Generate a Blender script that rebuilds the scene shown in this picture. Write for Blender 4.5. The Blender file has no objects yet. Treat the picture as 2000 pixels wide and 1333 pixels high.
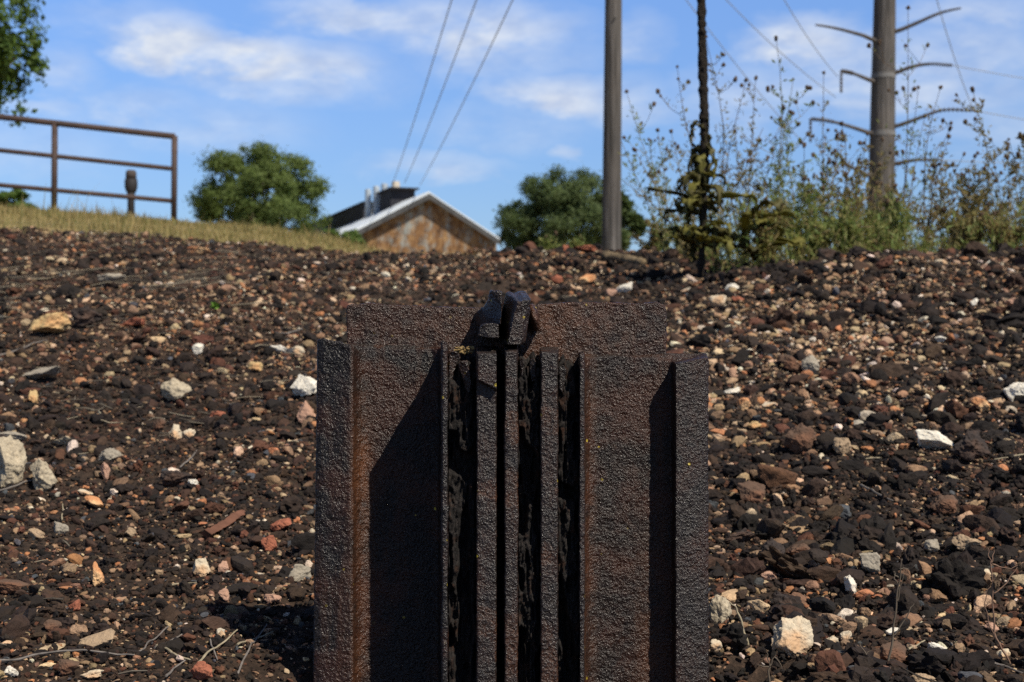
import bpy, math, random
import numpy as np
from mathutils import Vector, Matrix

S = bpy.context.scene
COL = S.collection
rng = np.random.default_rng(11)
random.seed(11)
F = 2778.0
CX, CY, CZ = 1000.0, 666.5, 0.45      # optical axis in the photo, height of the lens

def P(px, py, d):
    return np.array([(px - CX) / F * d, d, CZ + (CY - py) / F * d])

# ------------------------------------------------------------------ noise
def _hash(ix, iy, iz, seed):
    n = (ix * 374761393 + iy * 668265263 + iz * 2147483647 * 3 + seed * 1274126177) & 0xFFFFFFFF
    n = ((n ^ (n >> 13)) * 1274126177) & 0xFFFFFFFF
    n = ((n ^ (n >> 16)) * 2246822519) & 0xFFFFFFFF
    return ((n ^ (n >> 15)) & 0xFFFFFF) / float(0xFFFFFF) * 2 - 1

def vnoise(p, seed=0):
    p = np.asarray(p, dtype=np.float64)
    i = np.floor(p).astype(np.int64); f = p - i
    f = f * f * (3 - 2 * f)
    out = 0
    for dx in (0, 1):
        wx = f[:, 0] if dx else 1 - f[:, 0]
        for dy in (0, 1):
            wy = f[:, 1] if dy else 1 - f[:, 1]
            for dz in (0, 1):
                wz = f[:, 2] if dz else 1 - f[:, 2]
                out = out + wx * wy * wz * _hash(i[:, 0] + dx, i[:, 1] + dy, i[:, 2] + dz, seed)
    return out

def fbm(p, seed=0, oct=4, gain=.5):
    p = np.asarray(p, dtype=np.float64); a = 1.; o = 0
    for k in range(oct):
        o = o + a * vnoise(p * 2 ** k + 17.3 * k, seed + k); a *= gain
    return o

def sstep(a, b, x):
    t = np.clip((x - a) / (b - a), 0, 1)
    return t * t * (3 - 2 * t)

# ------------------------------------------------------------------ the ground's height
def edge_y(x):                                   # where the cinder bank stops
    left = 6.5 + np.maximum(0, -x - .7) * .65
    return np.where(x > .4, 6.5 - 1.15 * sstep(.4, 1.2, x), left)

HX = np.array([-60, -14, -7, -4.5, -2.5, -1.4, 0, 3, 8, 60.])
HZ = np.array([3.0, 2.6, 2.2, 2.03, 1.78, 1.50, 1.05, .45, .3, .3])

def height(x, y, fine=True):
    x = np.asarray(x, dtype=np.float64); y = np.asarray(y, dtype=np.float64)
    p = .09 + np.where(y > 1.44, .152 * (y - 1.44), .10 * (y - 1.44))
    p = p - .13 * (1 - sstep(1.45, 1.56, y)) * (1 - sstep(.23, .34, np.abs(x)))     # scoured hollow in front of the post
    ye = edge_y(x)
    pe = .09 + .152 * (ye - 1.44)
    H = np.interp(x, HX, HZ)
    t = np.clip((y - ye) / (19 - ye), 0, 1)
    beyond = pe + (H - pe) * (1 - (1 - t) ** 1.25)
    far = .8 + (H - .8) * (1 - sstep(19, 60, y))
    z = np.where(y < ye, p, np.where(y < 19, beyond, far))
    z = z + .125 * np.exp(-((y - 4.75) / 1.15) ** 2) * sstep(.35, 1.35, x)
    z = np.where(y < 0.0, np.maximum(z, -.1 - .02 * np.minimum(-y, 20)), z)
    q = np.stack([x, y, x * 0], -1).reshape(-1, 3)
    sh = x.shape
    near = np.exp(-np.maximum(0, np.abs(y) - 7) / 6)
    z = z + (.035 * fbm(q * .9, 3, 2).reshape(sh) + .012 * fbm(q * 5, 5, 2).reshape(sh)) * near
    if fine:
        z = z + (.006 * fbm(q * 28, 9, 2) + .010 * vnoise(q * 11, 14)).reshape(sh) * near
    z = z + .25 * fbm(q * .04, 21, 2).reshape(sh) * sstep(30, 80, np.hypot(x, y))
    return z

def hz(x, y): return float(height(np.array([x]), np.array([y]))[0])

def locate(px, py):                              # where a line of sight meets the bank
    d = np.arange(1.2, 14, .004)
    x = (px - CX) / F * d; z = CZ + (CY - py) / F * d
    g = height(x, d)
    k = np.nonzero(g >= z)[0]
    k = k[0] if len(k) else int(np.argmin(z - g))
    return np.array([x[k], d[k], g[k]]), d[k]

# ------------------------------------------------------------------ mesh building
class MB:
    def __init__(s): s.v = []; s.f = []; s.n = 0
    def add(s, v, f):
        v = np.asarray(v, dtype=np.float64).reshape(-1, 3)
        s.v.append(v); s.f += [tuple(i + s.n for i in q) for q in f]; s.n += len(v)
    def box(s, c, size, R=None):
        c = np.asarray(c, float); h = np.asarray(size, float) / 2
        v = np.array([[sx, sy, sz] for sx in (-1, 1) for sy in (-1, 1) for sz in (-1, 1)]) * h
        if R is not None: v = v @ np.asarray(R).T
        s.add(v + c, [(0, 1, 3, 2), (4, 6, 7, 5), (0, 4, 5, 1), (2, 3, 7, 6), (0, 2, 6, 4), (1, 5, 7, 3)])
    def tube(s, pts, rad, n=6, cap=True):
        pts = np.asarray(pts, float); m = len(pts)
        rad = np.broadcast_to(np.asarray(rad, float), (m,))
        T = np.gradient(pts, axis=0); T /= np.linalg.norm(T, axis=1)[:, None] + 1e-12
        up = np.array([0, 0, 1.]) if abs(T[0, 2]) < .9 else np.array([1., 0, 0])
        vs = []
        for k in range(m):
            a = np.cross(T[k], up); a /= np.linalg.norm(a) + 1e-12
            b = np.cross(a, T[k]); up = b
            th = np.arange(n) * 2 * math.pi / n
            vs.append(pts[k] + rad[k] * (np.cos(th)[:, None] * a + np.sin(th)[:, None] * b))
        f = []
        for k in range(m - 1):
            for j in range(n):
                f.append((k * n + j, k * n + (j + 1) % n, (k + 1) * n + (j + 1) % n, (k + 1) * n + j))
        if cap:
            f.append(tuple(range(n))[::-1]); f.append(tuple((m - 1) * n + j for j in range(n)))
        s.add(np.concatenate(vs), f)
    def data(s):
        return (np.concatenate(s.v) if s.v else np.zeros((0, 3))), s.f

def make_obj(name, v, f, m, parent=None, smooth=False, loc=None):
    me = bpy.data.meshes.new(name)
    v = np.asarray(v, float)
    if loc is not None: v = v - np.asarray(loc, float)
    me.from_pydata(v.tolist(), [], f); me.update()
    if smooth: me.polygons.foreach_set('use_smooth', [True] * len(me.polygons))
    if m is not None: me.materials.append(m)
    o = bpy.data.objects.new(name, me); COL.objects.link(o)
    if loc is not None: o.location = [float(c) for c in loc]
    if parent is not None: o.parent = parent
    return o

def big_mesh(name, v, f, m, col=None, smooth=None, extra=None):
    """v (n,3), f (m,k) arrays all faces of one size k"""
    me = bpy.data.meshes.new(name)
    k = f.shape[1]; nf = len(f)
    me.vertices.add(len(v)); me.vertices.foreach_set('co', v.astype(np.float32).ravel())
    me.loops.add(nf * k); me.loops.foreach_set('vertex_index', f.astype(np.int32).ravel())
    me.polygons.add(nf)
    me.polygons.foreach_set('loop_start', np.arange(0, nf * k, k, dtype=np.int32))
    me.polygons.foreach_set('loop_total', np.full(nf, k, dtype=np.int32))
    me.polygons.foreach_set('use_smooth', np.full(nf, bool(smooth)))
    me.update(calc_edges=True)
    if col is not None:
        a = me.attributes.new('tint', 'FLOAT_COLOR', 'POINT')
        c4 = np.ones((len(v), 4), np.float32); c4[:, :3] = col
        a.data.foreach_set('color', c4.ravel())
    if extra is not None:
        for n_, arr in extra.items():
            a = me.attributes.new(n_, 'FLOAT', 'POINT'); a.data.foreach_set('value', arr.astype(np.float32))
    me.materials.append(m)
    o = bpy.data.objects.new(name, me); COL.objects.link(o)
    return o

def tag(o, label=None, cat=None, group=None, kind=None):
    if label: o['label'] = label
    if cat: o['category'] = cat
    if group: o['group'] = group
    if kind: o['kind'] = kind
    return o

def empty(name, loc, label, cat, group=None):
    o = bpy.data.objects.new(name, None); COL.objects.link(o)
    o.location = [float(c) for c in loc]; o.empty_display_size = .1
    return tag(o, label, cat, group)

# ------------------------------------------------------------------ materials
def newmat(name):
    m = bpy.data.materials.new(name); m.use_nodes = True
    nt = m.node_tree
    return m, nt, nt.nodes['Principled BSDF']

def N(nt, t, **kw):
    n = nt.nodes.new(t)
    for k, v in kw.items():
        if k in n.inputs: n.inputs[k].default_value = v
        else: setattr(n, k, v)
    return n

def ramp(nt, src, stops, interp='LINEAR'):
    r = nt.nodes.new('ShaderNodeValToRGB'); r.color_ramp.interpolation = interp
    e = r.color_ramp.elements
    while len(e) < len(stops): e.new(.5)
    for i, (p, c) in enumerate(stops):
        e[i].position = p
        e[i].color = (c, c, c, 1) if not hasattr(c, '__len__') else (*c, 1)
    nt.links.new(src, r.inputs[0]); return r.outputs[0]

def noise(nt, vec, scale, detail=4, rough=.55, dist=0.):
    n = nt.nodes.new('ShaderNodeTexNoise')
    n.inputs['Scale'].default_value = scale; n.inputs['Detail'].default_value = detail
    n.inputs['Roughness'].default_value = rough; n.inputs['Distortion'].default_value = dist
    if vec is not None: nt.links.new(vec, n.inputs['Vector'])
    return n.outputs['Fac']

def mixc(nt, fac, a, b, mode='MIX'):
    n = nt.nodes.new('ShaderNodeMix'); n.data_type = 'RGBA'; n.blend_type = mode
    for sock, val in ((n.inputs[0], fac), (n.inputs[6], a), (n.inputs[7], b)):
        if hasattr(val, 'is_output') or isinstance(val, bpy.types.NodeSocket): nt.links.new(val, sock)
        elif hasattr(val, '__len__'): sock.default_value = (*val, 1)
        else: sock.default_value = val
    return n.outputs[2]

def mth(nt, op, a, b=None, clamp=False):
    n = nt.nodes.new('ShaderNodeMath'); n.operation = op; n.use_clamp = clamp
    for i, val in enumerate((a, b)):
        if val is None: continue
        if isinstance(val, bpy.types.NodeSocket): nt.links.new(val, n.inputs[i])
        else: n.inputs[i].default_value = val
    return n.outputs[0]

def bump(nt, bs, h, strength, dist, prev=None):
    b = nt.nodes.new('ShaderNodeBump'); b.inputs['Strength'].default_value = strength
    b.inputs['Distance'].default_value = dist
    nt.links.new(h, b.inputs['Height'])
    if prev is not None: nt.links.new(prev, b.inputs['Normal'])
    nt.links.new(b.outputs[0], bs.inputs['Normal']); return b.outputs[0]

def objvec(nt): return nt.nodes.new('ShaderNodeTexCoord').outputs['Object']

def simple(name, base, var=.25, scale=8., rough=.8, bmp=0., bd=.01, spec=.3, tint2=None):
    m, nt, b = newmat(name); v = objvec(nt)
    n = noise(nt, v, scale, 5, .6)
    lo = tuple(c * (1 - var) for c in base); hi = tint2 or tuple(min(1, c * (1 + var)) for c in base)
    c = ramp(nt, n, [(.3, lo), (.7, hi)])
    nt.links.new(c, b.inputs['Base Color']); b.inputs['Roughness'].default_value = rough
    b.inputs['Specular IOR Level'].default_value = spec
    if bmp: bump(nt, b, noise(nt, v, scale * 3, 6, .65), bmp, bd)
    return m

def stone_mat():                                  # every stone carries its own tint
    m, nt, b = newmat('stone'); v = objvec(nt)
    a = nt.nodes.new('ShaderNodeAttribute'); a.attribute_name = 'tint'
    n1 = noise(nt, v, 160, 5, .65); n2 = noise(nt, v, 45, 4, .6)
    k = ramp(nt, n1, [(.25, .55), (.55, 1.), (.8, 1.35)])
    k2 = ramp(nt, n2, [(.3, (.72, .68, .66)), (.7, (1.15, 1.08, 1.02))])
    c = mixc(nt, 1., a.outputs['Color'], k, 'MULTIPLY')
    c = mixc(nt, 1., c, k2, 'MULTIPLY')
    nt.links.new(c, b.inputs['Base Color'])
    b.inputs['Roughness'].default_value = .85; b.inputs['Specular IOR Level'].default_value = .3
    bump(nt, b, noise(nt, v, 330, 6, .7), .7, .003)
    return m

def rock_mat(name, base, spots, spotamt=.5, rust=None):
    m, nt, b = newmat(name); v = objvec(nt)
    n1 = noise(nt, v, 60, 6, .65); n2 = noise(nt, v, 180, 5, .7); n3 = noise(nt, v, 22, 3, .5)
    c = ramp(nt, n1, [(.3, tuple(x * .72 for x in base)), (.65, base)])
    c = mixc(nt, ramp(nt, n2, [(.55 - .2 * spotamt + .1, 0.), (.72, .85)]), c, spots)
    if rust: c = mixc(nt, ramp(nt, n3, [(.48, 0.), (.62, .75)]), c, rust)
    nt.links.new(c, b.inputs['Base Color'])
    b.inputs['Roughness'].default_value = .85; b.inputs['Specular IOR Level'].default_value = .3
    bump(nt, b, noise(nt, v, 170, 5, .6), .6, .004)
    return m

def ground_mat():
    m, nt, b = newmat('cinder_ground'); v = objvec(nt)
    g = nt.nodes.new('ShaderNodeAttribute'); g.attribute_name = 'grass'
    n1 = noise(nt, v, 90, 8, .7); n2 = noise(nt, v, 3.0, 4, .6); n3 = noise(nt, v, 320, 4, .7)
    soil = ramp(nt, n1, [(.3, (.012, .008, .0058)), (.5, (.038, .0245, .017)), (.7, (.10, .062, .041))])
    soil = mixc(nt, ramp(nt, n2, [(.4, 0.), (.65, .55)]), soil, (.045, .033, .026))
    speck = ramp(nt, n3, [(.66, 0.), (.72, 1.)])
    soil = mixc(nt, mth(nt, 'MULTIPLY', speck, .7), soil, (.30, .19, .12))
    turf = ramp(nt, noise(nt, v, 1.4, 6, .7), [(.35, (.16, .13, .05)), (.6, (.28, .21, .09))])
    c = mixc(nt, g.outputs['Fac'], soil, turf)
    nt.links.new(c, b.inputs['Base Color'])
    b.inputs['Roughness'].default_value = .95; b.inputs['Specular IOR Level'].default_value = .2
    bump(nt, b, n1, .9, .008)
    return m

def rust_mat():
    m, nt, b = newmat('pitted_rusty_steel'); v = objvec(nt)
    pit = noise(nt, v, 400, 3, .55); fine = noise(nt, v, 800, 4, .65); lump = noise(nt, v, 110, 4, .55)
    vor = nt.nodes.new('ShaderNodeTexVoronoi'); vor.inputs['Scale'].default_value = 420; vor.inputs['Randomness'].default_value = 1
    nt.links.new(v, vor.inputs['Vector'])
    base = ramp(nt, pit, [(.34, (.0024, .0016, .0013)), (.50, (.0084, .0060, .0052)), (.66, (.022, .0170, .0152))])
    patch = noise(nt, v, 20, 5, .6, .3)
    base = mixc(nt, ramp(nt, patch, [(.46, 0.), (.64, .7)]), base, (.046, .0150, .0075))
    sep = nt.nodes.new('ShaderNodeMapping'); sep.inputs['Scale'].default_value = (1, 1, .13); nt.links.new(v, sep.inputs[0])
    streak = noise(nt, sep.outputs[0], 42, 4, .6)
    base = mixc(nt, ramp(nt, streak, [(.58, 0.), (.76, .75)]), base, (.062, .022, .009))
    at = nt.nodes.new('ShaderNodeAttribute'); at.attribute_name = 'rust'
    fac = mth(nt, 'MULTIPLY', at.outputs['Fac'], ramp(nt, noise(nt, v, 70, 5, .6), [(.34, .25), (.6, 1.)]), True)
    base = mixc(nt, fac, base, (.105, .038, .014))
    wr = nt.nodes.new('ShaderNodeAttribute'); wr.attribute_name = 'worn'
    base = mixc(nt, mth(nt, 'MULTIPLY', wr.outputs['Fac'], ramp(nt, pit, [(.38, .1), (.58, .75)])), base, (.024, .0215, .0208))
    # orange pin pricks and yellow lichen dots
    v2 = nt.nodes.new('ShaderNodeTexVoronoi'); v2.inputs['Scale'].default_value = 62; nt.links.new(v, v2.inputs['Vector'])
    dot = ramp(nt, v2.outputs['Distance'], [(.075, 1.), (.125, 0.)])
    sel = nt.nodes.new('ShaderNodeSeparateColor'); nt.links.new(v2.outputs['Color'], sel.inputs[0])
    lich = ramp(nt, noise(nt, v, 7, 2, .5), [(.47, 0.), (.55, 1.)])
    dotm = mth(nt, 'MULTIPLY', mth(nt, 'MULTIPLY', dot, mth(nt, 'GREATER_THAN', sel.outputs[0], .58)), lich)
    base = mixc(nt, dotm, base, (.48, .36, .04))
    nt.links.new(base, b.inputs['Base Color'])
    b.inputs['Metallic'].default_value = .0
    nt.links.new(ramp(nt, pit, [(.40, .44), (.60, .25)]), b.inputs['Roughness'])
    b.inputs['Specular IOR Level'].default_value = .44
    h = mth(nt, 'ADD', mth(nt, 'MULTIPLY', pit, 1.), mth(nt, 'MULTIPLY', fine, .12))
    h = mth(nt, 'ADD', h, mth(nt, 'MULTIPLY', lump, .9))
    h = mth(nt, 'ADD', h, mth(nt, 'MULTIPLY', vor.outputs['Distance'], .12))
    bump(nt, b, h, .7, .0040)
    return m

def char_mat():                                   # laminated rust and charred timber packing
    m, nt, b = newmat('charred_packing'); v = objvec(nt)
    mp = nt.nodes.new('ShaderNodeMapping'); mp.inputs['Scale'].default_value = (1, 1, .16); nt.links.new(v, mp.inputs[0])
    n1 = noise(nt, mp.outputs[0], 420, 6, .72, .4); n2 = noise(nt, v, 60, 5, .65)
    c = ramp(nt, n1, [(.36, (.003, .0024, .0022)), (.5, (.012, .0098, .0088)), (.66, (.044, .036, .032))])
    c = mixc(nt, ramp(nt, n2, [(.54, 0.), (.66, .7)]), c, (.045, .018, .008))
    nt.links.new(c, b.inputs['Base Color']); b.inputs['Roughness'].default_value = .9; b.inputs['Specular IOR Level'].default_value = .25
    bump(nt, b, mth(nt, 'ADD', n1, mth(nt, 'MULTIPLY', noise(nt, v, 420, 3, .6), .6)), .7, .005)
    return m

def leaf_mat(name, a, b_, c, trans=.25):
    m, nt, b = newmat(name)
    g = nt.nodes.new('ShaderNodeNewGeometry')
    r = ramp(nt, g.outputs['Random Per Island'], [(0., a), (.5, b_), (1., c)])
    nt.links.new(r, b.inputs['Base Color']); b.inputs['Roughness'].default_value = .6
    b.inputs['Specular IOR Level'].default_value = .3
    t = nt.nodes.new('ShaderNodeBsdfTranslucent'); nt.links.new(r, t.inputs[0])
    mx = nt.nodes.new('ShaderNodeMixShader'); mx.inputs[0].default_value = trans
    out = nt.nodes['Material Output']
    nt.links.new(b.outputs[0], mx.inputs[1]); nt.links.new(t.outputs[0], mx.inputs[2]); nt.links.new(mx.outputs[0], out.inputs[0])
    return m

M = {}
M['ground'] = ground_mat(); M['stone'] = stone_mat(); M['rust'] = rust_mat(); M['char'] = char_mat()

# ------------------------------------------------------------------ ground sheet
def axis(c, near, far, n, power):
    t = np.linspace(-1, 1, n)
    return c + np.sinh(t * power) / math.sinh(power) * far
gx = axis(0., 1, 700, 560, 8.0); gy = axis(2.6, 1, 900, 560, 8.0)
GX, GY = np.meshgrid(gx, gy)
GZ = height(GX, GY)
gv = np.stack([GX, GY, GZ], -1).reshape(-1, 3)
nx, ny = len(gx), len(gy)
ii = np.arange(nx - 1)[None, :] + np.arange(ny - 1)[:, None] * nx
gf = np.stack([ii, ii + 1, ii + 1 + nx, ii + nx], -1).reshape(-1, 4)
q = np.stack([GX, GY, GX * 0], -1).reshape(-1, 3)
ey = edge_y(GX.ravel()) + .35 * fbm(q * 1.3, 31, 3)
gr = sstep(-.1, .35, GY.ravel() - ey)
gr = gr * np.where(GX.ravel() > .2, sstep(.0, 1.2, GY.ravel() - ey), 1)
ground = tag(big_mesh('ground', gv, gf, M['ground'], smooth=True, extra={'grass': gr}), kind='structure')

# ------------------------------------------------------------------ stones
def ico(sub):
    t = (1 + 5 ** .5) / 2
    v = [(-1, t, 0), (1, t, 0), (-1, -t, 0), (1, -t, 0), (0, -1, t), (0, 1, t), (0, -1, -t), (0, 1, -t), (t, 0, -1), (t, 0, 1), (-t, 0, -1), (-t, 0, 1)]
    f = [(0, 11, 5), (0, 5, 1), (0, 1, 7), (0, 7, 10), (0, 10, 11), (1, 5, 9), (5, 11, 4), (11, 10, 2), (10, 7, 6), (7, 1, 8), (3, 9, 4), (3, 4, 2), (3, 2, 6), (3, 6, 8), (3, 8, 9), (4, 9, 5), (2, 4, 11), (6, 2, 10), (8, 6, 7), (9, 8, 1)]
    v = [np.array(a, float) / np.linalg.norm(a) for a in v]
    for _ in range(sub):
        cache = {}; nf = []
        def mid(a, b):
            k = (min(a, b), max(a, b))
            if k not in cache:
                w = v[a] + v[b]; v.append(w / np.linalg.norm(w)); cache[k] = len(v) - 1
            return cache[k]
        for a, b, c in f:
            ab, bc, ca = mid(a, b), mid(b, c), mid(c, a)
            nf += [(a, ab, ca), (b, bc, ab), (c, ca, bc), (ab, bc, ca)]
        f = nf
    return np.array(v), np.array(f)

ICO = {k: ico(k) for k in range(5)}

def chip(sub, r, planes=11, lump=.12, keep=.72, freq=2.2):
    """an angular broken stone: a ball cut by random planes, then roughened"""
    v, f = ICO[sub]
    n = r.normal(size=(planes, 3)); n /= np.linalg.norm(n, axis=1)[:, None]
    d = r.uniform(keep - .22, keep + .18, planes)
    dot = v @ n.T
    rad = np.where(dot > .05, d[None, :] / np.maximum(dot, .05), 9).min(1)
    rad = np.minimum(rad, 1.05)
    rad = rad * (1 + lump * fbm(v * freq + r.uniform(0, 90), int(r.integers(999)), 3))
    w = v * rad[:, None]
    w -= w.mean(0)
    return w / np.abs(w).max(), f

PAL = np.array([(.013, .0095, .008), (.025, .0175, .0135), (.050, .030, .020), (.10, .045, .027), (.24, .150, .095),
                (.40, .19, .09), (.50, .37, .24), (.64, .57, .46), (.072, .078, .088), (.31, .215, .13)])
PW_L = np.array([.17, .24, .21, .09, .11, .045, .05, .014, .02, .08])
PW_R = np.array([.30, .27, .14, .045, .11, .035, .075, .020, .02, .08])

def scatter_gravel():
    bands = [  # d0, d1, count per m2, size lo, hi, power, sub, dark lumps only
        (1.15, 3.0, 48, .022, .042, 1.5, 3, 1), (1.15, 2.6, 1150, .010, .027, 1.7, 2, 0), (1.15, 2.6, 9000, .0038, .0115, 1.25, 1, 0), (1.15, 2.6, 26000, .0020, .0052, 1.2, 0, 0),
        (3.0, 7.5, 42, .024, .045, 1.5, 2, 1), (2.6, 4.6, 1000, .010, .028, 1.7, 1, 0), (2.6, 4.6, 4400, .0052, .0125, 1.25, 1, 0), (2.6, 4.6, 11000, .0030, .0060, 1.2, 0, 0),
        (4.6, 9.2, 800, .011, .029, 1.7, 1, 0), (4.6, 9.2, 3600, .0055, .014, 1.3, 0, 0)]
    V = []; Fc = []; C = []; off = 0
    for bi, (d0, d1, dens, s0, s1, pw, sub, lumps) in enumerate(bands):
        a = .52
        area = a * (d1 ** 2 - d0 ** 2)
        n = int(dens * area)
        y = np.sqrt(rng.uniform(d0 ** 2, d1 ** 2, n)); x = rng.uniform(-a, a, n) * y
        q = np.stack([x, y, y * 0], -1)
        ed = edge_y(x) + .35 * fbm(q * 1.3, 31, 3)
        lim = np.where(x > .4, 1.3, .05 + .25 * rng.random(n))
        ok = (y < ed + lim) & ~((np.abs(x) < .205) & (y > 1.43) & (y < 1.56))
        dn = fbm(q * 1.7, 77, 3)                                  # patches of bare dirt
        ok &= rng.random(n) < np.clip(.86 + .5 * dn + .28 * sstep(-.4, .8, x) - ((.55 if lumps else .12 if s1 > .02 else 0) * sstep(.5, -.3, x)), .06, 1)
        x, y = x[ok], y[ok]; n = len(x)
        u = rng.random(n)
        s = s0 * (s1 / s0) ** (u ** pw)
        s *= .84 + .26 * sstep(-.2, .7, x)
        z = height(x, y)
        right = sstep(-.2, .6, x)
        ur = rng.random(n)
        cl = np.searchsorted(np.cumsum(PW_L / PW_L.sum()), ur); cr = np.searchsorted(np.cumsum(PW_R / PW_R.sum()), ur)
        ci = np.minimum(np.where(rng.random(n) < right, cr, cl), len(PAL) - 1)
        if lumps: ci = rng.choice([0, 0, 1, 1, 1, 2, 2, 3], n)
        light = np.isin(ci, [4, 5, 6, 7, 8, 9])
        s = np.where(light, np.minimum(s, s0 + .55 * (s1 - s0)) * .9, s)
        q3 = np.stack([x, y, y * 0], -1)
        pale = 1.1 * np.exp(-((x - .55) / .45) ** 2 - ((y - 3.7) / .9) ** 2) + .55 * fbm(q3 * 2.3, 55, 2)
        sw = (rng.random(n) < np.clip(-pale * .9, 0, .75)) & np.isin(ci, [4, 5, 6, 7, 9]); ci = np.where(sw, rng.integers(0, 2, n), ci)
        sw = (rng.random(n) < np.clip(.05 + pale * .42, 0, .5)) & (ci < 3) & (lumps == 0); ci = np.where(sw, rng.choice([4, 6, 6, 7, 9, 9, 5], n), ci)
        light = np.isin(ci, [4, 5, 6, 7, 8, 9])
        s *= np.clip(1 + .35 * fbm(q3 * 3.1, 66, 2), .5, 1.5)
        s = np.where(light, np.minimum(s, s0 + .5 * (s1 - s0)), s)
        col = PAL[ci] * rng.uniform(.7, 1.3, (n, 1)) * rng.uniform(.93, 1.07, (n, 3))
        free = np.ones(n, bool)
        for (kx, ky, kr, kd, kind_) in KEEP:
            if kind_:
                free &= ~((s > .011) & (np.hypot(x - kx, y - ky) < kr + .45 * s))
            else:
                free &= (s < .0065) | (((x - kx) / (kr * .92 + .42 * s)) ** 2 + ((y - ky + kd * .45) / (kd * 1.05 + .5 * s + .002)) ** 2 > 1)
        x, y, z, s, col, light, ci = x[free], y[free], z[free], s[free], col[free], light[free], ci[free]; n = len(x)
        th, ph, ps = rng.uniform(0, 6.283, (3, n))
        tilt = rng.normal(0, .45, n)
        cz, sz = np.cos(th), np.sin(th); cx, sx = np.cos(tilt), np.sin(tilt); cy, sy = np.cos(ph), np.sin(ph)
        Z0 = np.zeros(n); O = np.ones(n)
        Rz = np.array([[cz, -sz, Z0], [sz, cz, Z0], [Z0, Z0, O]]).transpose(2, 0, 1)
        Rx = np.array([[O, Z0, Z0], [Z0, cx, -sx], [Z0, sx, cx]]).transpose(2, 0, 1)
        Ry = np.array([[cy, -sy, Z0], [sy, cy, Z0], [Z0, Z0, O]]).transpose(2, 0, 1)
        R = Rz @ Rx @ Ry
        sc = np.stack([rng.uniform(.9, 1.35, n), rng.uniform(.45, 1., n), rng.uniform(.35, .9, n)], -1) * s[:, None]
        npro = 22
        pick = rng.integers(0, npro, n)
        # slag lumps for the dark ones, chips for the light ones
        pick = np.where(light, pick % 11, pick)
        for k in range(npro):
            pv, pf = chip(sub, np.random.default_rng(1000 * bi + k), 8 if k < 11 else 8, .13 if k < 11 else .40, .66 if k < 11 else .82, 2.2 if k < 11 else 3.1)
            idx = np.nonzero(pick == k)[0]
            if not len(idx): continue
            w = np.einsum('nij,nvj->nvi', R[idx], pv[None] * sc[idx][:, None, :])
            sink = (.30 + .35 * rng.random(len(idx))) * sc[idx, 2]
            w += np.stack([x[idx], y[idx], z[idx] + sink], -1)[:, None, :]
            nv = len(pv)
            V.append(w.reshape(-1, 3)); C.append(np.repeat(col[idx], nv, 0))
            Fc.append((pf[None] + (off + np.arange(len(idx)) * nv)[:, None, None]).reshape(-1, 3))
            off += nv * len(idx)
    return np.concatenate(V), np.concatenate(Fc), np.concatenate(C)

KEEP = []                                        # x, y, half width, depth of stones and sticks that lie on top

ROCK = {
    'cream': rock_mat('cream_rock', (.60, .50, .36), (.30, .25, .17), .5, (.52, .30, .15)),
    'white': rock_mat('white_rock', (.74, .68, .57), (.44, .37, .27), .5),
    'mottled': rock_mat('mottled_concrete', (.46, .385, .27), (.14, .11, .08), .9),
    'grey': rock_mat('grey_rock', (.34, .295, .23), (.15, .125, .10), .6),
    'ochre': rock_mat('ochre_rock', (.52, .36, .17), (.34, .22, .10), .3, (.56, .30, .13)),
    'tan': rock_mat('tan_rock', (.38, .27, .17), (.2, .14, .09), .4),
    'orange': rock_mat('orange_rock', (.58, .27, .12), (.40, .14, .06), .4, (.62, .42, .22)),
    'red': rock_mat('red_brick_clay', (.33, .115, .065), (.20, .07, .045), .35),
    'brown': rock_mat('brown_rock', (.12, .072, .048), (.05, .032, .024), .5, (.17, .08, .045)),
    'dark': rock_mat('dark_slag', (.042, .031, .027), (.016, .013, .012), .6, (.08, .045, .03)),
    'pink': rock_mat('pinkish_rock', (.44, .26, .18), (.28, .15, .10), .4),
}
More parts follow.
